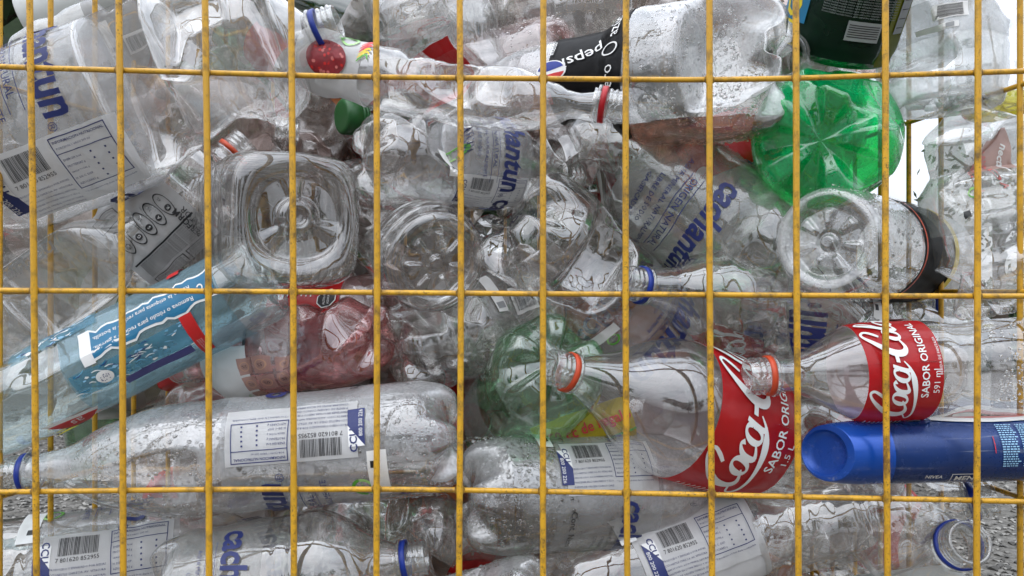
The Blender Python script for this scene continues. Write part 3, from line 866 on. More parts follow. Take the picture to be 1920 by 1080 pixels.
            zz = smooth_interp(tt, [0, .1, .16, .24, .34, .5, .58, .72, .85, 1], [.10, .09, .02, .05, .12, .12, .05, .0, .04, .22]) * R
            w = np.clip(1.5 * np.cos(3 * th + .5) - .9, 0, 1)
            for i in range(len(tt)):
                u = rr[i] / R; bump = sstep((u - .2) / .05) * sstep((.62 - u) / .05)
                rows.append((zz[i] - bump * w * .06 * R, np.full(segs, rr[i])))
        zs = np.linspace(s.zb, s.H, rings)
        rd = s.rad(zs)
        for z, r in zip(zs, rd):
            rows.append((np.full(segs, z), np.full(segs, r)))
        P = np.concatenate([s.shape(np.asarray(z) * np.ones(segs), th, np.asarray(r)) for z, r in rows])
        return s.deform(P), len(rows)

    def body_mesh(s, mat, segs=112, rings=None):
        rings = rings or (140 if s.crumpled else 84)
        P, rows = s.body_points(segs, rings)
        return mesh('body', P, grid_faces(rows, segs), [mat])

    def neck_mesh(s, mat):
        """the stiff mouth piece: support ledge, three turns of thread, rim and inner wall"""
        n, L, r = 48, s.neckl, s.neckr
        pts = [(-.002, r)]
        pts += [(.0005, r), (.001, r * 1.22), (.003, r * 1.22), (.0035, r)]
        z = .0085
        for k in range(3):
            pts += [(z, r), (z + .0008, r * 1.09), (z + .0018, r * 1.09), (z + .0026, r)]
            z += .0042
        pts += [(L - .0008, r), (L, r * .985), (L, r * .86), (L - .001, r * .83), (L * .4, r * .82), (-.002, r * .8)]
        th = np.linspace(0, 2 * np.pi, n, endpoint=False)
        V = []
        for i, (z, q) in enumerate(pts):
            helix = .0042 * (th / (2 * np.pi)) if 5 <= i <= 16 else 0 * th
            w = 1.0
            if 5 <= i <= 16:
                w = 1 - .5 * (np.cos(4 * th) > .9)
            V.append(np.stack([(r + (q - r) * w) * np.cos(th), (r + (q - r) * w) * np.sin(th), s.H + z + helix * .8 - (0.0017 if 5 <= i <= 16 else 0)], 1))
        return mesh('neck', np.concatenate(V), grid_faces(len(pts), n), [mat])

    def ring_mesh(s, mat, capped=False):
        n, r = 40, s.neckr
        pts = [(.0035, r * 1.02), (.0037, r * 1.16), (.0078, r * 1.17), (.0082, r * 1.06), (.0078, r * 1.02)]
        if capped:
            pts = [(.0035, r * 1.04), (.0037, r * 1.18), (.0065, r * 1.18), (.0068, r * 1.13), (.0075, r * 1.18), (.0215, r * 1.17), (.0232, r * 1.08), (.0235, r * .9), (.0235, 1e-5)]
        th = np.linspace(0, 2 * np.pi, n if not capped else 96, endpoint=False)
        V = []
        for i, (z, q) in enumerate(pts):
            g = 1 + (.03 * (np.arange(len(th)) % 2) if capped and 4 <= i <= 5 else 0)
            V.append(np.stack([q * g * np.cos(th), q * g * np.sin(th), s.H + z + 0 * th], 1))
        return mesh('ring', np.concatenate(V), grid_faces(len(pts), len(th)), [mat])

    def label_mesh(s, z0, z1, a0, a1, mat, off=0.0006):
        nz_, nt = 26, 110
        z = np.linspace(z0, z1, nz_); t = np.radians(np.linspace(a0, a1, nt))
        Z, T = np.meshgrid(z, t, indexing='ij')
        zf, tf = Z.ravel(), T.ravel()
        o = off + .0006 * vnoise(np.stack([zf * 60, tf * 2.5, 0 * zf], 1), s.seed + 3)
        return mesh('label', s.wall(zf, tf, np.maximum(o, .0003)), grid_faces(nz_, nt, False), [mat])

    def print_mesh(s, P, z0, rot, off=0.0015):
        mats, V, T, MI, o = [], [], [], [], 0
        for v, t, m, lay in sorted(P.items, key=lambda q: q[3]):
            v, t = np.asarray(v, float), np.asarray(t)
            lim = .0032 if s.crumpled or s.ribs else .0042
            for _ in range(6):                                   # cut long triangles so the print follows the curve
                e = np.linalg.norm(v[t] - v[np.roll(t, -1, 1)], axis=2)
                big = e.max(1) > lim
                if not big.any():
                    break
                tb = t[big]; mid = np.concatenate([(v[tb[:, i]] + v[tb[:, (i + 1) % 3]]) / 2 for i in range(3)])
                n = len(v); k = len(tb); m0, m1, m2 = (n + np.arange(k) + i * k for i in range(3))
                v = np.concatenate([v, mid])
                t = np.concatenate([t[~big], np.stack([tb[:, 0], m0, m2], 1), np.stack([m0, tb[:, 1], m1], 1), np.stack([m2, m1, tb[:, 2]], 1), np.stack([m0, m1, m2], 1)])
            if m not in mats:
                mats.append(m)
            V.append(np.concatenate([v, np.full((len(v), 1), lay)], 1)); T.append(t + o); MI.append(np.full(len(t), mats.index(m))); o += len(v)
        V = np.concatenate(V)
        p = s.wall(z0 + V[:, 0], math.radians(rot) - V[:, 1] / s.R, off + V[:, 2] * .00045)
        al = {'panel': 'filmwhite', 'filmpinkp': 'filmpink'}
        return mesh('printing', p, np.concatenate(T), [al.get(m, m) for m in mats], np.concatenate(MI), smooth=False)

    def drops_mesh(s, n, z0, z1, a0, a1, smin, smax, rs):
        k = 7
        z = rs.uniform(z0, z1, n) * s.H; t = np.radians(rs.uniform(a0, a1, n))
        rad = smin + (smax - smin) * rs.random(n) ** 4
        c = s.wall(z, t, 0.0); e = 4e-4
        nn = s.wall(z, t, .001) - c; nn /= np.linalg.norm(nn, axis=1)[:, None]
        u = np.cross(nn, [0.3, .2, .9]); u /= np.linalg.norm(u, axis=1)[:, None]; w = np.cross(nn, u)
        a = np.linspace(0, 2 * np.pi, k, endpoint=False)
        V = []
        for h, q in ((0.0, 1.0), (.42, .78), (.62, 0.34)):
            V.append(c[:, None] + rad[:, None, None] * (q * (np.cos(a)[None, :, None] * u[:, None] + 1.12 * np.sin(a)[None, :, None] * w[:, None]) + h * nn[:, None]))
        top = (c + nn * (rad * .66)[:, None])[:, None]
        P = np.concatenate(V + [top], 1)
        f = []
        for r_ in (0, 1):
            for i in range(k):
                j = (i + 1) % k; f += [(r_ * k + i, r_ * k + j, r_ * k + k + j), (r_ * k + i, r_ * k + k + j, r_ * k + k + i)]
        for i in range(k):
            f.append((2 * k + i, 2 * k + (i + 1) % k, 3 * k))
        Fc = (np.array(f)[None] + (np.arange(n) * (3 * k + 1))[:, None, None]).reshape(-1, 3)
        return mesh('droplets', P.reshape(-1, 3), Fc, ['drop'])

    def liquid_mesh(s, level, mat):
        """what is left of the drink: the inside of the wall up to a level in world height"""
        P, rows = s.body_points(64, 70)
        c = P.copy(); c[:, :2] *= .975
        w = c @ s.frame.T + s.p0
        f = grid_faces(rows, 64)
        low = w[:, 2] < level
        f = f[low[f].any(1)]
        hi = ~low
        w[hi, 2] = level
        c2 = (w - s.p0) @ s.frame
        return mesh('drink', c2, f, [mat])


GROUP = 'plastic bottles heaped in the wire cage'
BOTTLES = {}


def bottle(label, base, mouth, r, mat='pet', ring=None, cap=None, lab=None, drops=None, liquid=None, neckmat=None, name='plastic_bottle', cat='bottle', partlabel=None, group=GROUP, **kw):
    b = Bottle(base, mouth, r, **kw)
    root = bpy.data.objects.new(name, None); COL.objects.link(root)
    root.matrix_world = b.mat; root.empty_display_size = .02
    root['label'] = label; root['category'] = cat; root['group'] = group
    obj('body', b.body_mesh(mat), root)
    obj('neck', b.neck_mesh(neckmat or 'neck'), root)
    if ring:
        obj('safety_ring', b.ring_mesh(ring), root)
    if cap:
        obj('cap', b.ring_mesh(cap, True), root)
    for lb in ([lab] if isinstance(lab, dict) else (lab or [])):
        z0, z1 = lb['z'][0] * b.H, lb['z'][1] * b.H
        a0, a1 = lb.get('ang', (0, 360)); rot = lb.get('rot', 0)
        lo = None
        if lb.get('film'):
            lo = obj('label', b.label_mesh(z0, z1, a0 + rot, a1 + rot, lb['film']), root)
        if lb.get('design'):
            P = Print(); lb['design'](P, z1 - z0, 2 * np.pi * b.R, lb)
            obj('printing', b.print_mesh(P, z0, rot), lo or root)
    if drops:
        n, z0, z1, a0, a1, smin, smax = drops
        obj('droplets', b.drops_mesh(n, z0, z1, a0, a1, smin, smax, np.random.default_rng(len(label))), root, kind='stuff')
    if liquid:
        obj('drink', b.liquid_mesh(*liquid), root)
    return root, b


# ------------------------------------------------------------------ the ground and what stands beyond the cage
def plane_mesh(name, x0, x1, y0, y1, z, mat, nx=1, ny=1, amp=0.0):
    X, Y = np.meshgrid(np.linspace(x0, x1, nx + 1), np.linspace(y0, y1, ny + 1), indexing='ij')
    P = np.stack([X.ravel(), Y.ravel(), np.full(X.size, z)], 1)
    if amp:
        P[:, 2] += amp * vnoise(P * 1.3, 4)
    return mesh(name, P, grid_faces(nx + 1, ny + 1, False), [mat])


def ground_mat():
    s = N('gravel_ground')
    co = s.add('TexCoord').outputs['Object']
    v = s.add('TexVoronoi', {'Vector': co, 'Scale': 55.0})
    n = s.add('TexNoise', {'Vector': co, 'Scale': 6.0, 'Detail': 8.0, 'Roughness': .7})
    hs = s.add('SeparateColor', {0: v.outputs['Color']})
    a = s.ramp(hs.outputs[0], [(0, (.05, .047, .042)), (.5, (.11, .105, .095)), (1, (.21, .2, .185))])
    m = s.add('MixRGB', {0: n.outputs['Fac'], 1: a, 2: (.10, .092, .078)}).outputs[0]
    bp = s.add('Bump', {'Strength': .9, 'Distance': .012, 'Height': v.outputs['Distance']}, invert=True)
    return s.done(s.add('BsdfPrincipled', {'Base Color': m, 'Roughness': .9, 'Normal': bp.outputs[0]}).outputs[0])


obj('ground', plane_mesh('ground', -60, 60, -40, 90, 0, ground_mat(), 60, 60), kind='structure')
GR = [solid('pebble_light', (.25, .24, .22), .85), solid('pebble_mid', (.14, .133, .12), .85), solid('pebble_dark', (.065, .062, .056), .85)]


def pebbles():
    rs = np.random.default_rng(5); n = 9000
    side = rs.random(n) < .5
    y = rs.uniform(.7, 4.2, n)
    x = np.where(side, -(.55 + rs.random(n) * .45) * .66 * (y + .6), (.50 + rs.random(n) * .5) * .66 * (y + .6))
    ok = (rs.random(n) < 1)
    r = rs.uniform(.0045, .011, n) * (1 + .5 * (rs.random(n) > .93))
    base = np.array([(1, 0, 0), (-.5, .87, 0), (-.5, -.87, 0), (.6, .5, .7), (-.7, .1, .75), (.2, -.7, .7), (0, 0, 1.0), (.9, -.5, .3)])
    f = np.array([(0, 3, 1), (1, 4, 2), (2, 5, 0), (0, 7, 3), (3, 4, 1), (4, 5, 2), (5, 7, 0), (3, 7, 6), (3, 6, 4), (4, 6, 5), (5, 6, 7)])
    ang = rs.uniform(0, 6.28, n); c, s_ = np.cos(ang), np.sin(ang)
    sc = np.stack([r * rs.uniform(.8, 1.4, n), r * rs.uniform(.7, 1.1, n), r * rs.uniform(.45, .85, n)], 1)
    V = base[None] * sc[:, None]
    V = np.stack([V[..., 0] * c[:, None] - V[..., 1] * s_[:, None] + x[:, None], V[..., 0] * s_[:, None] + V[..., 1] * c[:, None] + y[:, None], V[..., 2] + .001], -1)
    F_ = (f[None] + (np.arange(n) * 8)[:, None, None]).reshape(-1, 3)
    mi = np.repeat(rs.integers(0, 3, n), len(f))
    obj('gravel', mesh('gravel', V.reshape(-1, 3), F_, GR, mi, smooth=False), kind='stuff')


pebbles()


def box_pts(c, h):
    c, h = np.array(c), np.array(h)
    v = np.array([(x, y, z) for z in (-1, 1) for x, y in ((-1, -1), (1, -1), (1, 1), (-1, 1))]) * h + c
    f = np.array([(0, 3, 2, 1), (4, 5, 6, 7), (0, 1, 5, 4), (1, 2, 6, 5), (2, 3, 7, 6), (3, 0, 4, 7)])
    return v, f


def box(name, c, h, mat, parent=None, **props):
    v, f = box_pts(c, h)
    return obj(name, mesh(name, v, f, [mat], smooth=False), parent, **props)


conc = solid('concrete', (.36, .35, .33), .9, var=.3, scale=8)
box('kerb', (-3.4, 4.9, .06), (2.6, .09, .06), conc, kind='structure')
obj('lawn', plane_mesh('lawn', -12, -.9, 5.0, 14, .05, solid('lawn_soil', (.045, .07, .02), .95, var=.5, scale=9), 20, 20, .02), kind='structure')


def grass():
    rs = np.random.default_rng(2); n = 5000
    x, y = rs.uniform(-6.5, -1.2, n), rs.uniform(5.02, 7.5, n)
    h = rs.uniform(.04, .12, n); a = rs.uniform(0, 6.28, n); l = rs.normal(0, .03, (n, 2))
    w = .006
    V = np.stack([np.stack([x - w * np.cos(a), y - w * np.sin(a), 0 * x + .04], 1), np.stack([x + w * np.cos(a), y + w * np.sin(a), 0 * x + .04], 1), np.stack([x + l[:, 0], y + l[:, 1], .05 + h], 1)], 1)
    obj('grass', mesh('grass', V.reshape(-1, 3), np.arange(n * 3).reshape(-1, 3), [solid('grass_blade', (.06, .13, .025), .8, var=.5, trans=.3)], smooth=False), kind='stuff')


grass()
LEAF = [solid('leaf_dark', (.018, .035, .014), .6, var=.3, trans=.25), solid('leaf_mid', (.04, .075, .022), .6, var=.3, trans=.25), solid('leaf_light', (.075, .12, .04), .6, var=.3, trans=.3)]
BARK = solid('bark', (.075, .055, .04), .95, var=.5, scale=14, bump=.6)


def tube(p, r, n=8):
    p = np.asarray(p, float); r = np.broadcast_to(np.asarray(r, float), (len(p),))
    t = np.gradient(p, axis=0); t /= np.linalg.norm(t, axis=1)[:, None] + 1e-12
    ref = np.array([0.31, .17, .93]) if abs(t[0] @ np.array([0.31, .17, .93])) < .9 else np.array([1., 0, 0])
    u = np.cross(t, ref); u /= np.linalg.norm(u, axis=1)[:, None]; w = np.cross(t, u)
    a = np.linspace(0, 2 * np.pi, n, endpoint=False)
    V = p[:, None] + r[:, None, None] * (np.cos(a)[None, :, None] * u[:, None] + np.sin(a)[None, :, None] * w[:, None])
    f = grid_faces(len(p), n)
    m = len(p)
    V = np.concatenate([V.reshape(-1, 3), p[:1], p[-1:]])
    j = np.arange(n); j2 = (j + 1) % n
    caps = np.concatenate([np.stack([j2, j, 0 * j + m * n, 0 * j + m * n], 1), np.stack([(m - 1) * n + j, (m - 1) * n + j2, 0 * j + m * n + 1, 0 * j + m * n + 1], 1)])
    return V, f, caps


def tube_mesh(name, chains, mat, n=8):
    V, T, o = [], [], 0
    for p, r in chains:
        v, f, c = tube(p, r, n)
        V.append(v); T.append(np.concatenate([f[:, [0, 1, 2]], f[:, [0, 2, 3]], c[:, :3]]) + o); o += len(v)
    return mesh(name, np.concatenate(V), np.concatenate(T), [mat])


def tree(label, x, y, h, spread, seed, leaves=2600, leaf=.09, name='leafy_tree', sparse=False):
    rs = np.random.default_rng(seed)
    root = bpy.data.objects.new(name, None); COL.objects.link(root); root.location = (x, y, 0)
    root['label'] = label; root['category'] = 'tree'; root['group'] = 'trees round the yard'
    ch = []
    zz = np.linspace(-.05, h * .7, 9)
    tr = np.stack([.04 * h * np.sin(zz * .8 + seed), .03 * h * np.cos(zz * .7 + seed), zz], 1); tr[:, :2] -= tr[0, :2]
    ch.append((tr, np.linspace(.035 * h, .010 * h, 9)))
    tips = []
    for k in range(11):
        i = rs.integers(3, 9); p0 = tr[i]
        a = rs.uniform(0, 6.28); d = np.array([math.cos(a), math.sin(a), rs.uniform(.3, .9)]); ln = spread * rs.uniform(.5, .95)
        q = np.stack([p0 + d * ln * t + np.array([0, 0, .12 * ln * t * t]) for t in np.linspace(0, 1, 5)])
        q[1:] += rs.normal(0, .04 * ln, (4, 3))
        ch.append((q, np.linspace(.011 * h, .003 * h, 5))); tips += [q[2], q[3], q[4]]
    tips = np.array(tips + [tr[-1], tr[-2]])
    obj('trunk', tube_mesh('trunk', ch, BARK), root)
    c = tips[rs.integers(0, len(tips), leaves)] + rs.normal(0, spread * (.13 if sparse else .22), (leaves, 3)) * np.array([1, 1, .8])
    s_ = leaf * rs.uniform(.6, 1.4, leaves)
    u = rs.normal(size=(leaves, 3)); u /= np.linalg.norm(u, axis=1)[:, None]
    w = np.cross(u, rs.normal(size=(leaves, 3))); w /= np.linalg.norm(w, axis=1)[:, None]
    V = np.stack([c - u * s_[:, None], c + w * s_[:, None] * .45, c + u * s_[:, None], c - w * s_[:, None] * .45], 1).reshape(-1, 3)
    obj('crown', mesh('crown', V, np.arange(leaves * 4).reshape(-1, 4), LEAF, rs.choice(3, leaves, p=[.5, .35, .15]), smooth=False), root)


tree('dense dark tree behind the upper left corner of the cage', -3.6, 4.6, 4.6, 1.7, 1, 5200, .08)
tree('thin dark twiggy tree against the white sky behind the right of the cage', 2.75, 4.0, 1.75, .55, 2, 900, .022, 'young_tree', True)
tree('tall bushy tree on the far left side of the yard', -9.5, 9.0, 6.0, 2.6, 3, 4000, .14)
for i, (x, y, h, lb) in enumerate(((-9, -12, 5.2, 'broad tree behind the photographer at the left'), (-3.5, -14, 6.4, 'tallest tree in the row behind the photographer'),
                                   (2.5, -13, 4.6, 'low round tree in the row behind the photographer'), (8, -12.5, 5.8, 'tree behind the photographer at the right'), (14, -9, 6.2, 'tree beside the yard far to the right'))):
    tree(lb, x, y, h, h * .38, 20 + i, 2600, .16)

# a dark green hedge behind a wire fence, a concrete post
hd = bpy.data.objects.new('hedge', None); COL.objects.link(hd); hd.location = (4.3, 6.4, 0)
hd['label'] = 'dark clipped hedge behind the right side of the cage'; hd['category'] = 'hedge'


def hedge():
    rs = np.random.default_rng(8); n = 7000
    c = np.stack([rs.uniform(-2.3, 3.2, n), rs.uniform(-.25, .3, n), rs.uniform(.02, .82, n)], 1); c[:, 2] += .06 * np.sin(c[:, 0] * 5)
    u = rs.normal(size=(n, 3)); u /= np.linalg.norm(u, axis=1)[:, None]; w = np.cross(u, rs.normal(size=(n, 3))); w /= np.linalg.norm(w, axis=1)[:, None]
    s_ = rs.uniform(.03, .06, n)[:, None]
    V = np.stack([c - u * s_, c + w * s_ * .5, c + u * s_, c - w * s_ * .5], 1).reshape(-1, 3)
    obj('foliage', mesh('foliage', V, np.arange(n * 4).reshape(-1, 4), LEAF, rs.choice(3, n, p=[.6, .3, .1]), smooth=False), hd)
    for x in np.linspace(-2, 3, 9):
        obj('stem', tube_mesh('stem', [(np.array([(x, 0, -.02), (x + .03, .02, .3), (x - .02, 0, .7)]), (.02, .015, .008))], BARK, 6), hd)


hedge()
th = bpy.data.objects.new('tall_hedge', None); COL.objects.link(th); th.location = (-3.6, 5.6, 0)
th['label'] = 'tall dark evergreen hedge across the back behind the heap'; th['category'] = 'hedge'


def tall_hedge():
    rs = np.random.default_rng(9); n = 26000
    x = rs.uniform(-8, 5.9, n); h = 3.1 + .35 * np.sin(x * 2.1) + .2 * np.sin(x * 5.3)
    h = np.where(x < -.9, h - .9 * sstep((-.4 - x) / .9), h)
    c = np.stack([x, rs.uniform(-.45, .45, n), .1 + h * rs.random(n) ** .9], 1)
    u = rs.normal(size=(n, 3)); u /= np.linalg.norm(u, axis=1)[:, None]; w = np.cross(u, rs.normal(size=(n, 3))); w /= np.linalg.norm(w, axis=1)[:, None]
    s_ = rs.uniform(.05, .12, n)[:, None]
    V = np.stack([c - u * s_, c + w * s_ * .6, c + u * s_, c - w * s_ * .6], 1).reshape(-1, 3)
    obj('foliage', mesh('foliage', V, np.arange(n * 4).reshape(-1, 4), LEAF, rs.choice(3, n, p=[.55, .33, .12]), smooth=False), th)
    for x in np.linspace(-7.6, 5.6, 14):
        obj('trunk', tube_mesh('trunk', [(np.array([(x, 0, -.03), (x + .05, .04, 1.0), (x - .03, 0, 2.3)]), (.06, .045, .02))], BARK, 7), th)


tall_hedge()
post = bpy.data.objects.new('concrete_post', None); COL.objects.link(post); post.location = (2.35, 3.72, 0)
post['label'] = 'grey concrete post beyond the right side of the cage'; post['category'] = 'post'
box('shaft', (0, 0, .48), (.062, .062, .49), conc, post)
v, f = box_pts((0, 0, 1.0), (.075, .075, .02)); obj('cap_stone', mesh('cap_stone', v, f, [conc], smooth=False), post)

# ------------------------------------------------------------------ the yellow wire cage
cage = bpy.data.objects.new('wire_cage', None); COL.objects.link(cage); cage.location = (0, 0, 0)
cage['label'] = 'yellow painted wire mesh cage holding the plastic bottles'; cage['category'] = 'cage'


def wire(pts, r, n=10, name='wire'):
    p = np.array(pts, float); k = 40 if len(p) > 2 else 14
    t = np.linspace(0, 1, k); tp = np.linspace(0, 1, len(p))
    q = np.stack([smooth_interp(t, tp, p[:, i]) if len(p) > 2 else np.interp(t, tp, p[:, i]) for i in range(3)], 1)
    if len(p) > 2:
        q[:, [0, 2]] += .00035 * np.stack([vnoise(q * 9 + r * 1e4, 1), vnoise(q * 9 + 40, 2)], 1)
    v, f, c = tube(q, r, n)
    T = np.concatenate([f[:, [0, 1, 2]], f[:, [0, 2, 3]], c[:, :3]])
    return obj(name, mesh(name, v, T, ['wire']), cage)


VX = [(-112, -100, -97), (55, 64, 68), (222, 229, 231), (384, 391, 392), (546, 550, 551), (705, 707, 706), (862, 864, 861), (1019, 1018, 1018),
      (1174, 1173, 1176), (1330, 1331, 1335), (1492, 1494, 1497), (1660, 1660, 1664), (1834, 1833, 1831), (2005, 2005, 2003)]
for a, b, c in VX:
    p = [px(a + (a - b) * .9, -480, 0), px(a, 0, 0), px(b, 540, 0), px(c, 1080, 0), px(c + (c - b) * 1.0, 1700, 0)]
    p[0][2], p[-1][2] = 1.08, .22
    wire(p, .00235)
HY = [[(-112, 120), (0, 125), (390, 136), (700, 144), (1020, 148), (1280, 150), (1490, 147), (1660, 141), (1920, 133), (2005, 131)],
      [(-112, 543), (0, 544), (640, 548), (1280, 553), (1920, 555), (2005, 555)],
      [(-112, 925), (0, 922), (400, 918), (700, 917), (1020, 921), (1280, 926), (1660, 935), (1920, 941), (2005, 943)],
      [(-112, -260), (2005, -262)], [(-112, 1310), (2005, 1318)], [(-112, 1765), (2005, 1765)]]
for h in HY:
    wire([px(x, y, .0043) for x, y in h], .00205)
# a blob of weld, thick with paint and dirt, at every crossing of the front
a_ = np.linspace(0, 2 * np.pi, 10, endpoint=False)
wv = np.concatenate([np.stack([np.cos(a_) * math.cos(e) * .0040, .0 * a_ + math.sin(e) * .0025, np.sin(a_) * math.cos(e) * .0042], 1) for e in np.linspace(-1.5, 1.5, 7)])
weld_me = mesh('weld', wv, grid_faces(7, 10), ['weld'])
for a, b, c in VX[1:-1]:
    for h in HY[:3]:
        hx, hy = [q[0] for q in h], [q[1] for q in h]
        y_ = float(np.interp(b, hx, hy)); x_ = float(np.interp(y_, [0, 540, 1080], [a, b, c]))
        w_ = obj('weld', weld_me, cage); w_.location = px(x_, y_, .0026); w_.rotation_euler = (0, random.uniform(-.5, .5), 0)
# sides, back and floor of the cage
XL, XR, YB = px(-112, 0, 0)[0], px(2005, 0, 0)[0], .62
ZS = [1.08, px(0, 128, 0)[2], px(0, 548, 0)[2], px(0, 965, 0)[2], .36]
for xs in (XL, XR):
    for z in ZS:
        wire([(xs, 0.004, z), (xs + (.16 if xs < 0 else -.07), YB, z)], .0021)
    for k in range(1, 13):
        t = k / 12.6
        wire([(xs + (.16 if xs < 0 else -.07) * t, YB * t, 1.08), (xs + (.16 if xs < 0 else -.07) * t, YB * t, .22)], .0023)
for z in ZS:
    wire([(XL + .16, YB, z), (XR - .07, YB, z)], .0021)
for k in range(13):
    x = XL + .16 + (XR - .07 - XL - .16) * k / 12
    wire([(x, YB + .0043, 1.08), (x, YB + .0043, .22)], .0023)
for k in range(9):
    y = .004 + YB * k / 8
    wire([(XL + .02, y, .225), (XR - .01, y, .225)], .0022)
for x in (XL, XR):
    for y in (0.0, YB):
        xx = x + (0 if y == 0 else (.16 if x < 0 else -.07))
        wire([(xx, y, .24), (xx, y, 0)], .008, 12, 'leg')
# ------------------------------------------------------------------ the bottles, one by one (base pixel and depth, mouth pixel and depth, half width in pixels)
WL = lambda rot, film='film', **k: dict(z=(.17, .50), film=film, design=d_water, rot=rot, **k)
bottle('big crushed clear water bottle with blue ring and half of its navy lettering, top left', (-75, 310, .085), (634, 40, .05), 162, prof='blunt', flat=.55, ring='ringblue', seed=1, wob=.0007,
       crumple=(5, .30, .58, .88), dents=[(.56, -10, .42, .06, .45, 1.5), (.66, 30, .30, .07, -.5, 1.35), (.80, 10, .34, .08, .5, 1.3), (.74, -45, .34, .07, .4, 1.6), (.88, -20, .25, .05, -.6, 1.2), (.7, 75, .3, .08, .2, 1.5)],
       lab=dict(z=(.10, .50), film='film', design=d_water, rot=30, brand=.30, boff=.25), mat='petshiny')
bottle('white translucent plastic bottle with green print behind the top left corner', (52, 42, .25), (400, -70, .27), 56, prof='dome', basek='flat', mat='hdpe', neckmat='capwhite', seed=2,
       lab=dict(z=(.3, .8), design=d_leaf, rot=-30))
bottle('flattened hazy bottle with pale grey label above the big crushed water bottle', (40, 130, .18), (440, -20, .21), 70, prof='juice', flat=.5, mat='pethaze', seed=3, crumple=(7, .35, .1, .9),
       lab=dict(z=(.40, .70), film='filmgrey', design=d_tags, rot=20))
bottle('sports drink bottle with grey label in black print and orange ring', (208, 505, .135), (462, 262, .17), 88, prof='slim', ring='ringorange', mat='pet', seed=4, crumple=(4, .2, .5, .9),
       lab=dict(z=(.10, .60), film='filmwhite', design=d_sport, rot=0, ang=(-85, 75)))
bottle('wide square bottle lying with its moulded base towards the viewer', (562, 408, .035), (400, 450, .30), 140, prof='jug', basek='flat', square=1.0, mat='pet', seed=5, roll=8, ribs=(.12, .6, 6, .0012), wob=.0008)
bottle('clear round bottle with flower ribbed base under the middle wire', (822, 497, .045), (650, 350, .29), 106, prof='dome', basek='star', mat='pet', seed=6, wob=.0006, ribs=(.05, .12, 2, .0015))
bottle('crushed bottle with bulging clear feet and bent navy lettering', (668, 296, .055), (1085, 335, .15), 84, prof='water', ring=None, mat='pet', seed=7, crumple=(8, .32, .0, .40), flat=.85, bend=(0, -.006),
       lab=dict(z=(.40, .78), film='film', design=d_water, rot=42, brand=.36, boff=.2))
bottle('long twisted juice bottle with red fruit on its label and red ring', (552, 100, .075), (1172, 203, .035), 58, prof='slim', ring='ringred', mat='pet', seed=8, crumple=(9, .42, .36, .80), bend=(0, .010),
       lab=dict(z=(.04, .26), film='filmwhite', design=d_fruit, rot=-25))
bottle('cola bottle with black label, silver fogged base and a little brown drink', (1480, 124, .06), (850, 172, .21), 124, prof='cinched', mat='petwet', seed=9, dents=[(.12, 25, .45, .10, .4, 1.6)], crumple=(3, .25, .05, .2),
       lab=dict(z=(.41, .67), film='filmblack', design=d_pepsi, rot=33), drops=(900, .06, .36, -120, 70, .0006, .0022), liquid=(px(0, 225, .07)[2], 'cola'))
bottle('crushed bottle with a torn pointed red label at the top middle', (770, -60, .20), (960, 400, .23), 118, prof='cola', mat='pethaze', seed=10, crumple=(9, .45, .1, .9),
       lab=dict(z=(.36, .60), film='filmred', design=d_red, rot=40, ang=(-30, 55)))
bottle('clear water bottle slanting down to the right, lettering beside the round wet base', (1085, 232, .17), (1650, 640, .10), 124, prof='water', mat='pet', seed=11, crumple=(5, .35, .0, .2),
       lab=dict(z=(.24, .62), film='filmthin', design=d_water, rot=128, brand=.27))
bottle('bright green bottle showing its petal base', (1538, 263, .045), (1590, 244, .34), 115, prof='water', mat='petgreen', neckmat='necktint', seed=13, crumple=(7, .13, .0, .22), roll=20)
bottle('round wet beaded bottle base with black and yellow label behind it', (1548, 453, .04), (1775, 490, .29), 109, prof='dome', basek='star', mat='petwet', seed=13, wob=.0006,
       lab=dict(z=(.30, .62), film='filmblack', design=d_black, rot=-30), drops=(500, .0, .35, -180, 180, .0006, .0022))
bottle('dark bottle with crowded black label and olive sides at the top right', (1560, 106, .14), (1680, -280, .055), 102, prof='dome', basek='flat', mat='petdark', seed=14, wob=.0004,
       lab=[dict(z=(.05, .72), film='filmdark', design=d_dark, rot=14, ang=(-125, 30)), dict(z=(.03, .9), film='filmolive', ang=(33, 150), rot=14)], neckmat='capblack')
bottle('milky crumpled bottle against the sky at the top right', (1768, 205, .10), (1745, -220, .12), 112, prof='jug', basek='star', mat='petmilk', seed=15, crumple=(10, .35, .05, .9), flat=.8,
       lab=dict(z=(.28, .45), film='film', design=d_tags, rot=10))
bottle('bottle with a puddle of yellow drink beside the right edge', (1868, 212, .16), (1850, -130, .18), 66, prof='slim', basek='star', mat='pet', seed=16, liquid=(px(0, 183, .16)[2], 'yellowdrink'))
bottle('badly crumpled juice bottle with pale pink label at the right edge', (1890, 590, .075), (1800, 150, .095), 112, prof='juice', mat='petshiny', seed=17, crumple=(12, .32, .05, .9), flat=.6,
       lab=dict(z=(.40, .86), film='filmthin', design=d_granada, rot=20))
bottle('flat embossed clear bottle with an oval hollow at the left edge', (-50, 650, .075), (300, 392, .12), 88, prof='jug', basek='flat', square=.8, flat=.6, mat='petgrey', seed=18, wob=.0008, dents=[(.5, 0, .30, .16, 0, 1.5)],
       lab=dict(z=(.2, .7), design=lambda P, W_, C, o: P.text('natural', W_ * .5, C * .13, C * .085, 'filmgrey', 180, 0, bold=.01, shear=.2), rot=8))
bottle('slim water bottle with pale blue ice label and teal recycling strip', (505, 518, .075), (-190, 872, .06), 82, prof='blunt', basek='star', mat='petblue', seed=19, wob=.0008,
       lab=[dict(z=(.10, .54), film='filmblue', design=d_icewater, rot=26)], crumple=(4, .12, .3, .9))
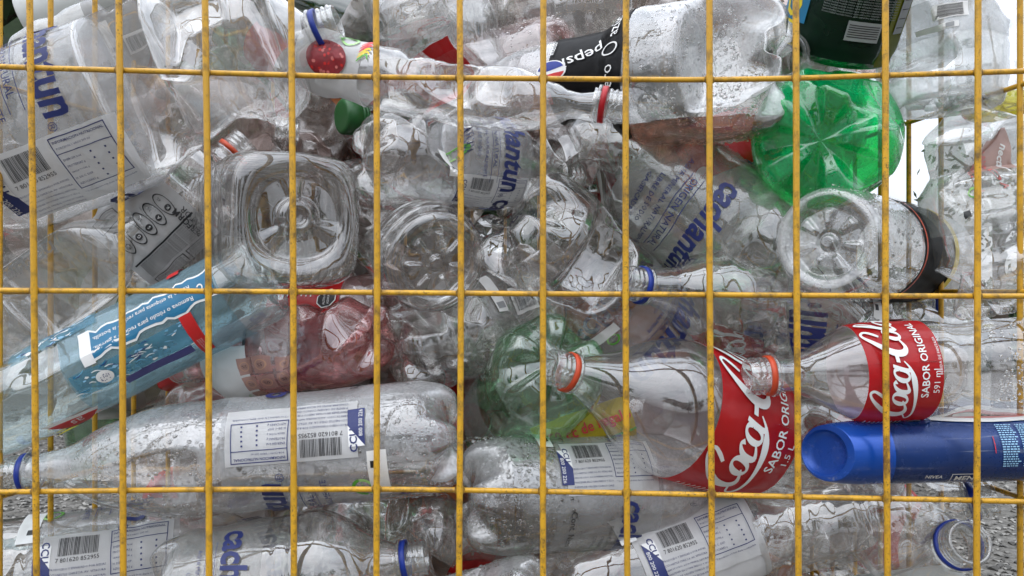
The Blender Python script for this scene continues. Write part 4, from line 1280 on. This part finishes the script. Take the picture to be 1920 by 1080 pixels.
bottle('crushed pinkish cola bottle with the back of its red label showing', (712, 628, .085), (330, 690, .15), 84, prof='cola', mat='petrose', seed=20, crumple=(6, .34, .0, .35),
       lab=dict(z=(.36, .84), film='filmthin', design=d_backred, rot=10))
bottle('fogged water bottle lying level with blue ring at its left end', (862, 815, .055), (12, 890, .055), 106, prof='water', ring='ringblue', mat='petwet', seed=21, wob=.0008, dents=[(.66, -20, .12, .08, 0, 1.4)],
       lab=dict(z=(.18, .52), film='film', design=d_water, rot=16), drops=(1300, .04, .80, -130, 40, .0005, .0021))
bottle('water bottle in the bottom left corner with barcode and food table', (-95, 1110, .09), (560, 1010, .16), 112, prof='water', mat='pet', seed=22, wob=.001, crumple=(3, .15, .55, .9), lab=dict(z=(.28, .72), film='film', design=d_water, rot=-8, boff=.27))
bottle('clear bottle at the bottom with blue ring and its mouth to the right', (300, 1125, .055), (800, 1044, .05), 118, prof='water', ring='ringblue', mat='pet', seed=23, wob=.001,
       lab=dict(z=(.14, .52), film='filmthin', design=d_water, rot=112, brand=.30))
bottle('folded clear bottle under the fogged water bottle', (540, 985, .14), (930, 1010, .16), 88, prof='juice', mat='pet', seed=24, crumple=(12, .5, .0, .9))
bottle('fogged water bottle low in the middle with volume printed up its label', (866, 932, .07), (1420, 905, .15), 104, prof='water', mat='petwet', seed=25, wob=.0008, lab=dict(z=(.26, .62), film='film', design=d_water, rot=-24, boff=.25, brand=.30),
       drops=(1000, .02, .34, -130, 60, .0005, .0020))
bottle('wet crumpled bottle base peeping over the bottom edge', (1030, 1105, .05), (650, 1210, .07), 72, prof='water', mat='petwet', seed=26, crumple=(4, .35, .0, .4), drops=(500, .0, .5, -180, 180, .0005, .0018))
bottle('tilted water bottle at the bottom right with white label and barcode', (1020, 1140, .085), (1590, 925, .14), 104, prof='water', mat='pet', seed=27, lab=dict(z=(.30, .68), film='filmwhite', design=d_water, rot=-4, ang=(-75, 70)), crumple=(2, .15, .7, .9))
bottle('clear bottle with blue ring and mouth under the right end of the spray can', (1380, 1010, .12), (1866, 932, .055), 106, prof='water', ring='ringblue', mat='pet', seed=28, crumple=(4, .3, .3, .8))
bottle('clear bottle with blue ring and its open mouth turned to the viewer', (1600, 1066, .22), (1820, 1017, .02), 98, prof='water', ring='ringblue', mat='pet', seed=29, crumple=(3, .2, .3, .7), neckr=.0165)
bottle('large cola bottle with red label and orange ring, mouth to the left', (1610, 880, .16), (1030, 686, .025), 128, prof='cola', ring='ringorange', mat='pet', seed=30, wob=.0006,
       lab=dict(z=(.415, .69), film='filmred', design=d_cola, rot=14, vol='1.5 L', size=.42))
bottle('small cola bottle with red label above the blue spray can', (2000, 682, .05), (1400, 706, .035), 92, prof='cola', ring='ringorange', mat='pet', seed=31, wob=.0005,
       lab=dict(z=(.525, .76), film='filmred', design=d_cola, rot=8, vol='591 ml', size=.40), drops=(220, .10, .34, -60, 60, .0009, .0018))
bottle('clear bottle with blue ring above the large cola bottle', (1640, 620, .17), (1168, 528, .06), 100, prof='water', ring='ringblue', mat='pet', seed=32, crumple=(3, .25, .3, .7), lab=dict(z=(.2, .5), film='filmthin', design=d_water, rot=60))
bottle('crushed water bottle in the centre with mirrored lettering showing through', (945, 395, .09), (1330, 760, .2), 128, prof='water', mat='pet', seed=33, crumple=(5, .34, .0, .30), lab=dict(z=(.45, .72), film='film', design=d_water, rot=75, brand=.34))
bottle('pale green bottle with petal base beside the large cola mouth', (1050, 668, .055), (915, 850, .25), 100, prof='water', mat='petpale', neckmat='necktint', seed=34, crumple=(2, .2, .1, .3), lab=dict(z=(.40, .66), film='film', design=d_leaf, rot=-30))
bottle('bottle with a yellow extra volume label under the pale green bottle', (955, 856, .11), (1320, 728, .155), 62, prof='slim', mat='pet', seed=35, lab=dict(z=(.12, .64), film='filmyellow', design=d_yellow, rot=-22, ang=(-12, 100)))
bottle('crumpled clear bottle with loose white barcode tags', (735, 660, .10), (1090, 540, .20), 92, prof='juice', mat='pet', seed=36, crumple=(6, .34, .0, .45), lab=dict(z=(.42, .80), film='filmthin', design=d_tags, rot=-10))
bottle('water bottle half hidden above the small cola bottle', (1440, 610, .16), (1850, 622, .16), 62, prof='water', mat='pet', seed=37, lab=dict(z=(.30, .62), film='film', design=d_water, rot=70))
bottle('small bottle with blue ring behind the black and yellow label', (1560, 560, .26), (1792, 572, .22), 44, prof='slim', ring='ringblue', mat='pet', seed=38)
bottle('bottle with red label and black letters behind the bright green one', (1395, 395, .20), (1290, 100, .24), 92, prof='cola', mat='pethaze', seed=39, lab=dict(z=(.20, .56), film='filmred', design=d_red, rot=-10, word='SUS', wr=180))
bottle('orange bottle deep behind the slanting water bottle', (1170, 400, .25), (1420, 385, .27), 44, prof='slim', mat='petorange', seed=40)
bottle('dark green bottle with green cap behind the twisted juice bottle', (900, 240, .30), (640, 218, .20), 62, prof='water', mat='petdark', cap='capgreen', neckmat='capgreen', seed=41, neckr=.0145)
bottle('dark green bottle at the very top behind the middle wires', (500, -10, .26), (800, 95, .26), 70, prof='pepsi', mat='petdark', neckmat='capgreen', seed=42)
bottle('beaded pinkish bottle left of the black cola label', (1080, 105, .21), (760, 175, .25), 82, prof='pepsi', mat='petpink', seed=43, drops=(350, .0, .5, -90, 90, .0006, .0018))
bottle('grey crumpled bottle along the top edge left of the black cola label', (1190, 5, .2), (880, 40, .24), 76, prof='juice', mat='pethaze', seed=44, crumple=(8, .4, .1, .9))
bottle('open bottle mouth facing out under the dark bottle', (1530, 140, .30), (1466, 104, .10), 84, prof='dome', mat='pethaze', seed=45, neckr=.020)
bottle('large hazy bottle standing behind the torn red label', (830, 290, .27), (800, -190, .29), 128, prof='water', mat='pethaze', seed=46, crumple=(6, .3, .1, .8))
bottle('twisted clear bottle beside the red ring of the juice bottle', (1010, 330, .16), (1240, 190, .14), 70, prof='juice', mat='pet', seed=47, crumple=(7, .4, .1, .9))
bottle('white plastic bottle at the very bottom right', (1600, 1150, .10), (1880, 1120, .09), 66, prof='dome', basek='flat', mat='hdpe', neckmat='capwhite', seed=48)
bottle('clear crumpled bottle between the two bottom right blue rings and the cola label', (1560, 980, .2), (1220, 880, .22), 88, prof='water', mat='pethaze', seed=49, crumple=(6, .3, .1, .9))
bottle('clear bottle end at the left edge under the embossed bottle', (70, 640, .14), (-220, 560, .16), 76, prof='water', mat='pet', seed=50, crumple=(4, .3, .0, .4))
bottle('crinkled clear bottle at the left edge beside the barcode', (35, 350, .19), (-200, 480, .21), 84, prof='water', mat='pethaze', seed=51, crumple=(8, .4, .0, .6))
bottle('red labelled bottle behind the pinkish cola bottle', (770, 600, .19), (380, 640, .22), 92, prof='cola', mat='petpink', seed=52, lab=dict(z=(.28, .66), film='filmred', design=d_cola, rot=-50, size=.40))
bottle('red capped bottle behind the fogged bottle, beside the pale green one', (1010, 900, .26), (872, 782, .17), 70, prof='water', mat='pet', cap='ringred', seed=53)

bottle('dull pinkish bottle behind the crumpled shoulder of the big crushed water bottle', (250, 205, .21), (560, 250, .24), 92, prof='blunt', mat='petoldpink', seed=54, crumple=(5, .3, .1, .9))
bottle('dull grey bottle behind the sports drink bottle', (60, 430, .20), (420, 380, .24), 88, prof='water', mat='petold', seed=55, crumple=(5, .3, .1, .9))
bottle('dull clear bottle behind the square base', (360, 470, .38), (700, 330, .38), 96, prof='water', mat='petgrey', seed=56, crumple=(5, .3, .1, .9))
bottle('dull clear bottle under the ice label bottle beside its blue ringed neighbour', (330, 800, .22), (640, 700, .24), 80, prof='pepsi', mat='petold', seed=57, crumple=(4, .3, .1, .9))

# the blue spray can
b = Bottle((2020, 838, .037), (1517, 850, .037), 59, prof='can', basek='flat', wob=0)
can = bpy.data.objects.new('spray_can', None); COL.objects.link(can); can.matrix_world = b.mat
can['label'] = 'blue spray can with rounded blue cap under the small cola bottle'; can['category'] = 'spray can'
P, rows = b.body_points(96, 220)
zc = P.reshape(rows, 96, 3)[:, 48, 2]
cut = int(np.searchsorted(zc[40:], .725 * b.H)) + 40
obj('can_body', mesh('can_body', P[:(cut + 1) * 96], grid_faces(cut + 1, 96), ['canblue']), can)
side = P[cut * 96:].copy()
cn = np.array([math.sin(.55), 0, math.cos(.55)]); cc = np.array([0, 0, .945 * b.H])          # the slanting end of the cap
dd = (side - cc) @ cn
side[:, 2] -= np.maximum(dd, 0) / cn[2]
a_ = np.linspace(0, 2 * np.pi, 96, endpoint=False)
rim = side[-96:]; ctr = rim.mean(0)
rows_c = [side.reshape(-1, 96, 3)[k] for k in range(len(side) // 96)]
keep = [q for q in rows_c]
for f_, dp in ((.96, .0), (.93, .0012), (.88, .0035), (.6, .0045), (.3, .005), (.02, .005)):
    keep.append(ctr + (rim - ctr) * f_ - cn * dp)
obj('cap', mesh('cap', np.concatenate(keep), grid_faces(len(keep), 96), ['capblue']), can)
P_ = Print(); d_can(P_, b.H * .70, 2 * np.pi * b.R, {})
obj('printing', b.print_mesh(P_, .01 * b.H, 0, .0006), can)

# the bottles deeper in the heap: eight kinds, copied and turned
DEEP = 'bottles deep in the heap'
kinds = []
for k in range(8):
    pr = ('water', 'cola', 'juice', 'pepsi', 'slim', 'water', 'juice', 'cola')[k]
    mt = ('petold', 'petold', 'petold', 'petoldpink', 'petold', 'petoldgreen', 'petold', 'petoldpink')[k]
    lb = (dict(z=(.2, .5), film='film'), dict(z=(.40, .66), film='filmred'), dict(z=(.2, .5), film='filmorange'), dict(z=(.42, .68), film='filmwhite'), dict(z=(.1, .5), film='filmgrey'), dict(z=(.2, .45), film='filmwhite'), None, dict(z=(.4, .66), film='filmred'))[k]
    wd = ('dull clear bottle with see-through label', 'dull clear bottle with red label', 'dull clear bottle with orange label', 'dull pinkish bottle with white label', 'dull slim bottle with grey label',
          'dull pale green bottle with white label', 'dull clear bottle without label', 'dull pinkish bottle with red label')[k]
    r_, b_ = bottle('crumpled ' + wd + ' deep in the heap behind the others', (700, 500, .4), (1000, 500, .4), 62, prof=pr, mat=mt, seed=60 + k, lab=lb, group=wd.replace('bottle', 'bottles') + ' deep in the heap',
                    crumple=(7, .4, .05, .9))
    kinds.append((r_, b_))
rs = np.random.default_rng(3)
spots = []
while len(spots) < 210:
    x, y, d = rs.uniform(-60, 1760), rs.uniform(-80, 1150), rs.uniform(.24, .58)
    if (x > 1560 and y < 640) or (x < 330 and y > 800) or x > 1780 and y > 700 or (x < 130 and (y < 160 or y > 480)) or (x<330 and 520<y<660):
        continue
    spots.append((x, y, d))
for i, (x, y, d) in enumerate(spots):
    r_, b_ = kinds[i % 8]
    if i >= 8:
        o = r_.copy(); COL.objects.link(o)
        for ch in r_.children:
            c = ch.copy(); COL.objects.link(c); c.parent = o
    else:
        o = r_
    q = Matrix.Rotation(rs.uniform(-.6, .6), 4, 'Z') @ Matrix.Rotation(rs.uniform(0, 6.28), 4, 'Y') @ Matrix.Rotation(rs.uniform(0, 6.28), 4, 'Z')
    mid = q @ Vector((0, 0, b_.L / 2))
    o.matrix_world = Matrix.Translation(Vector(px(x, y, d)) - mid) @ q
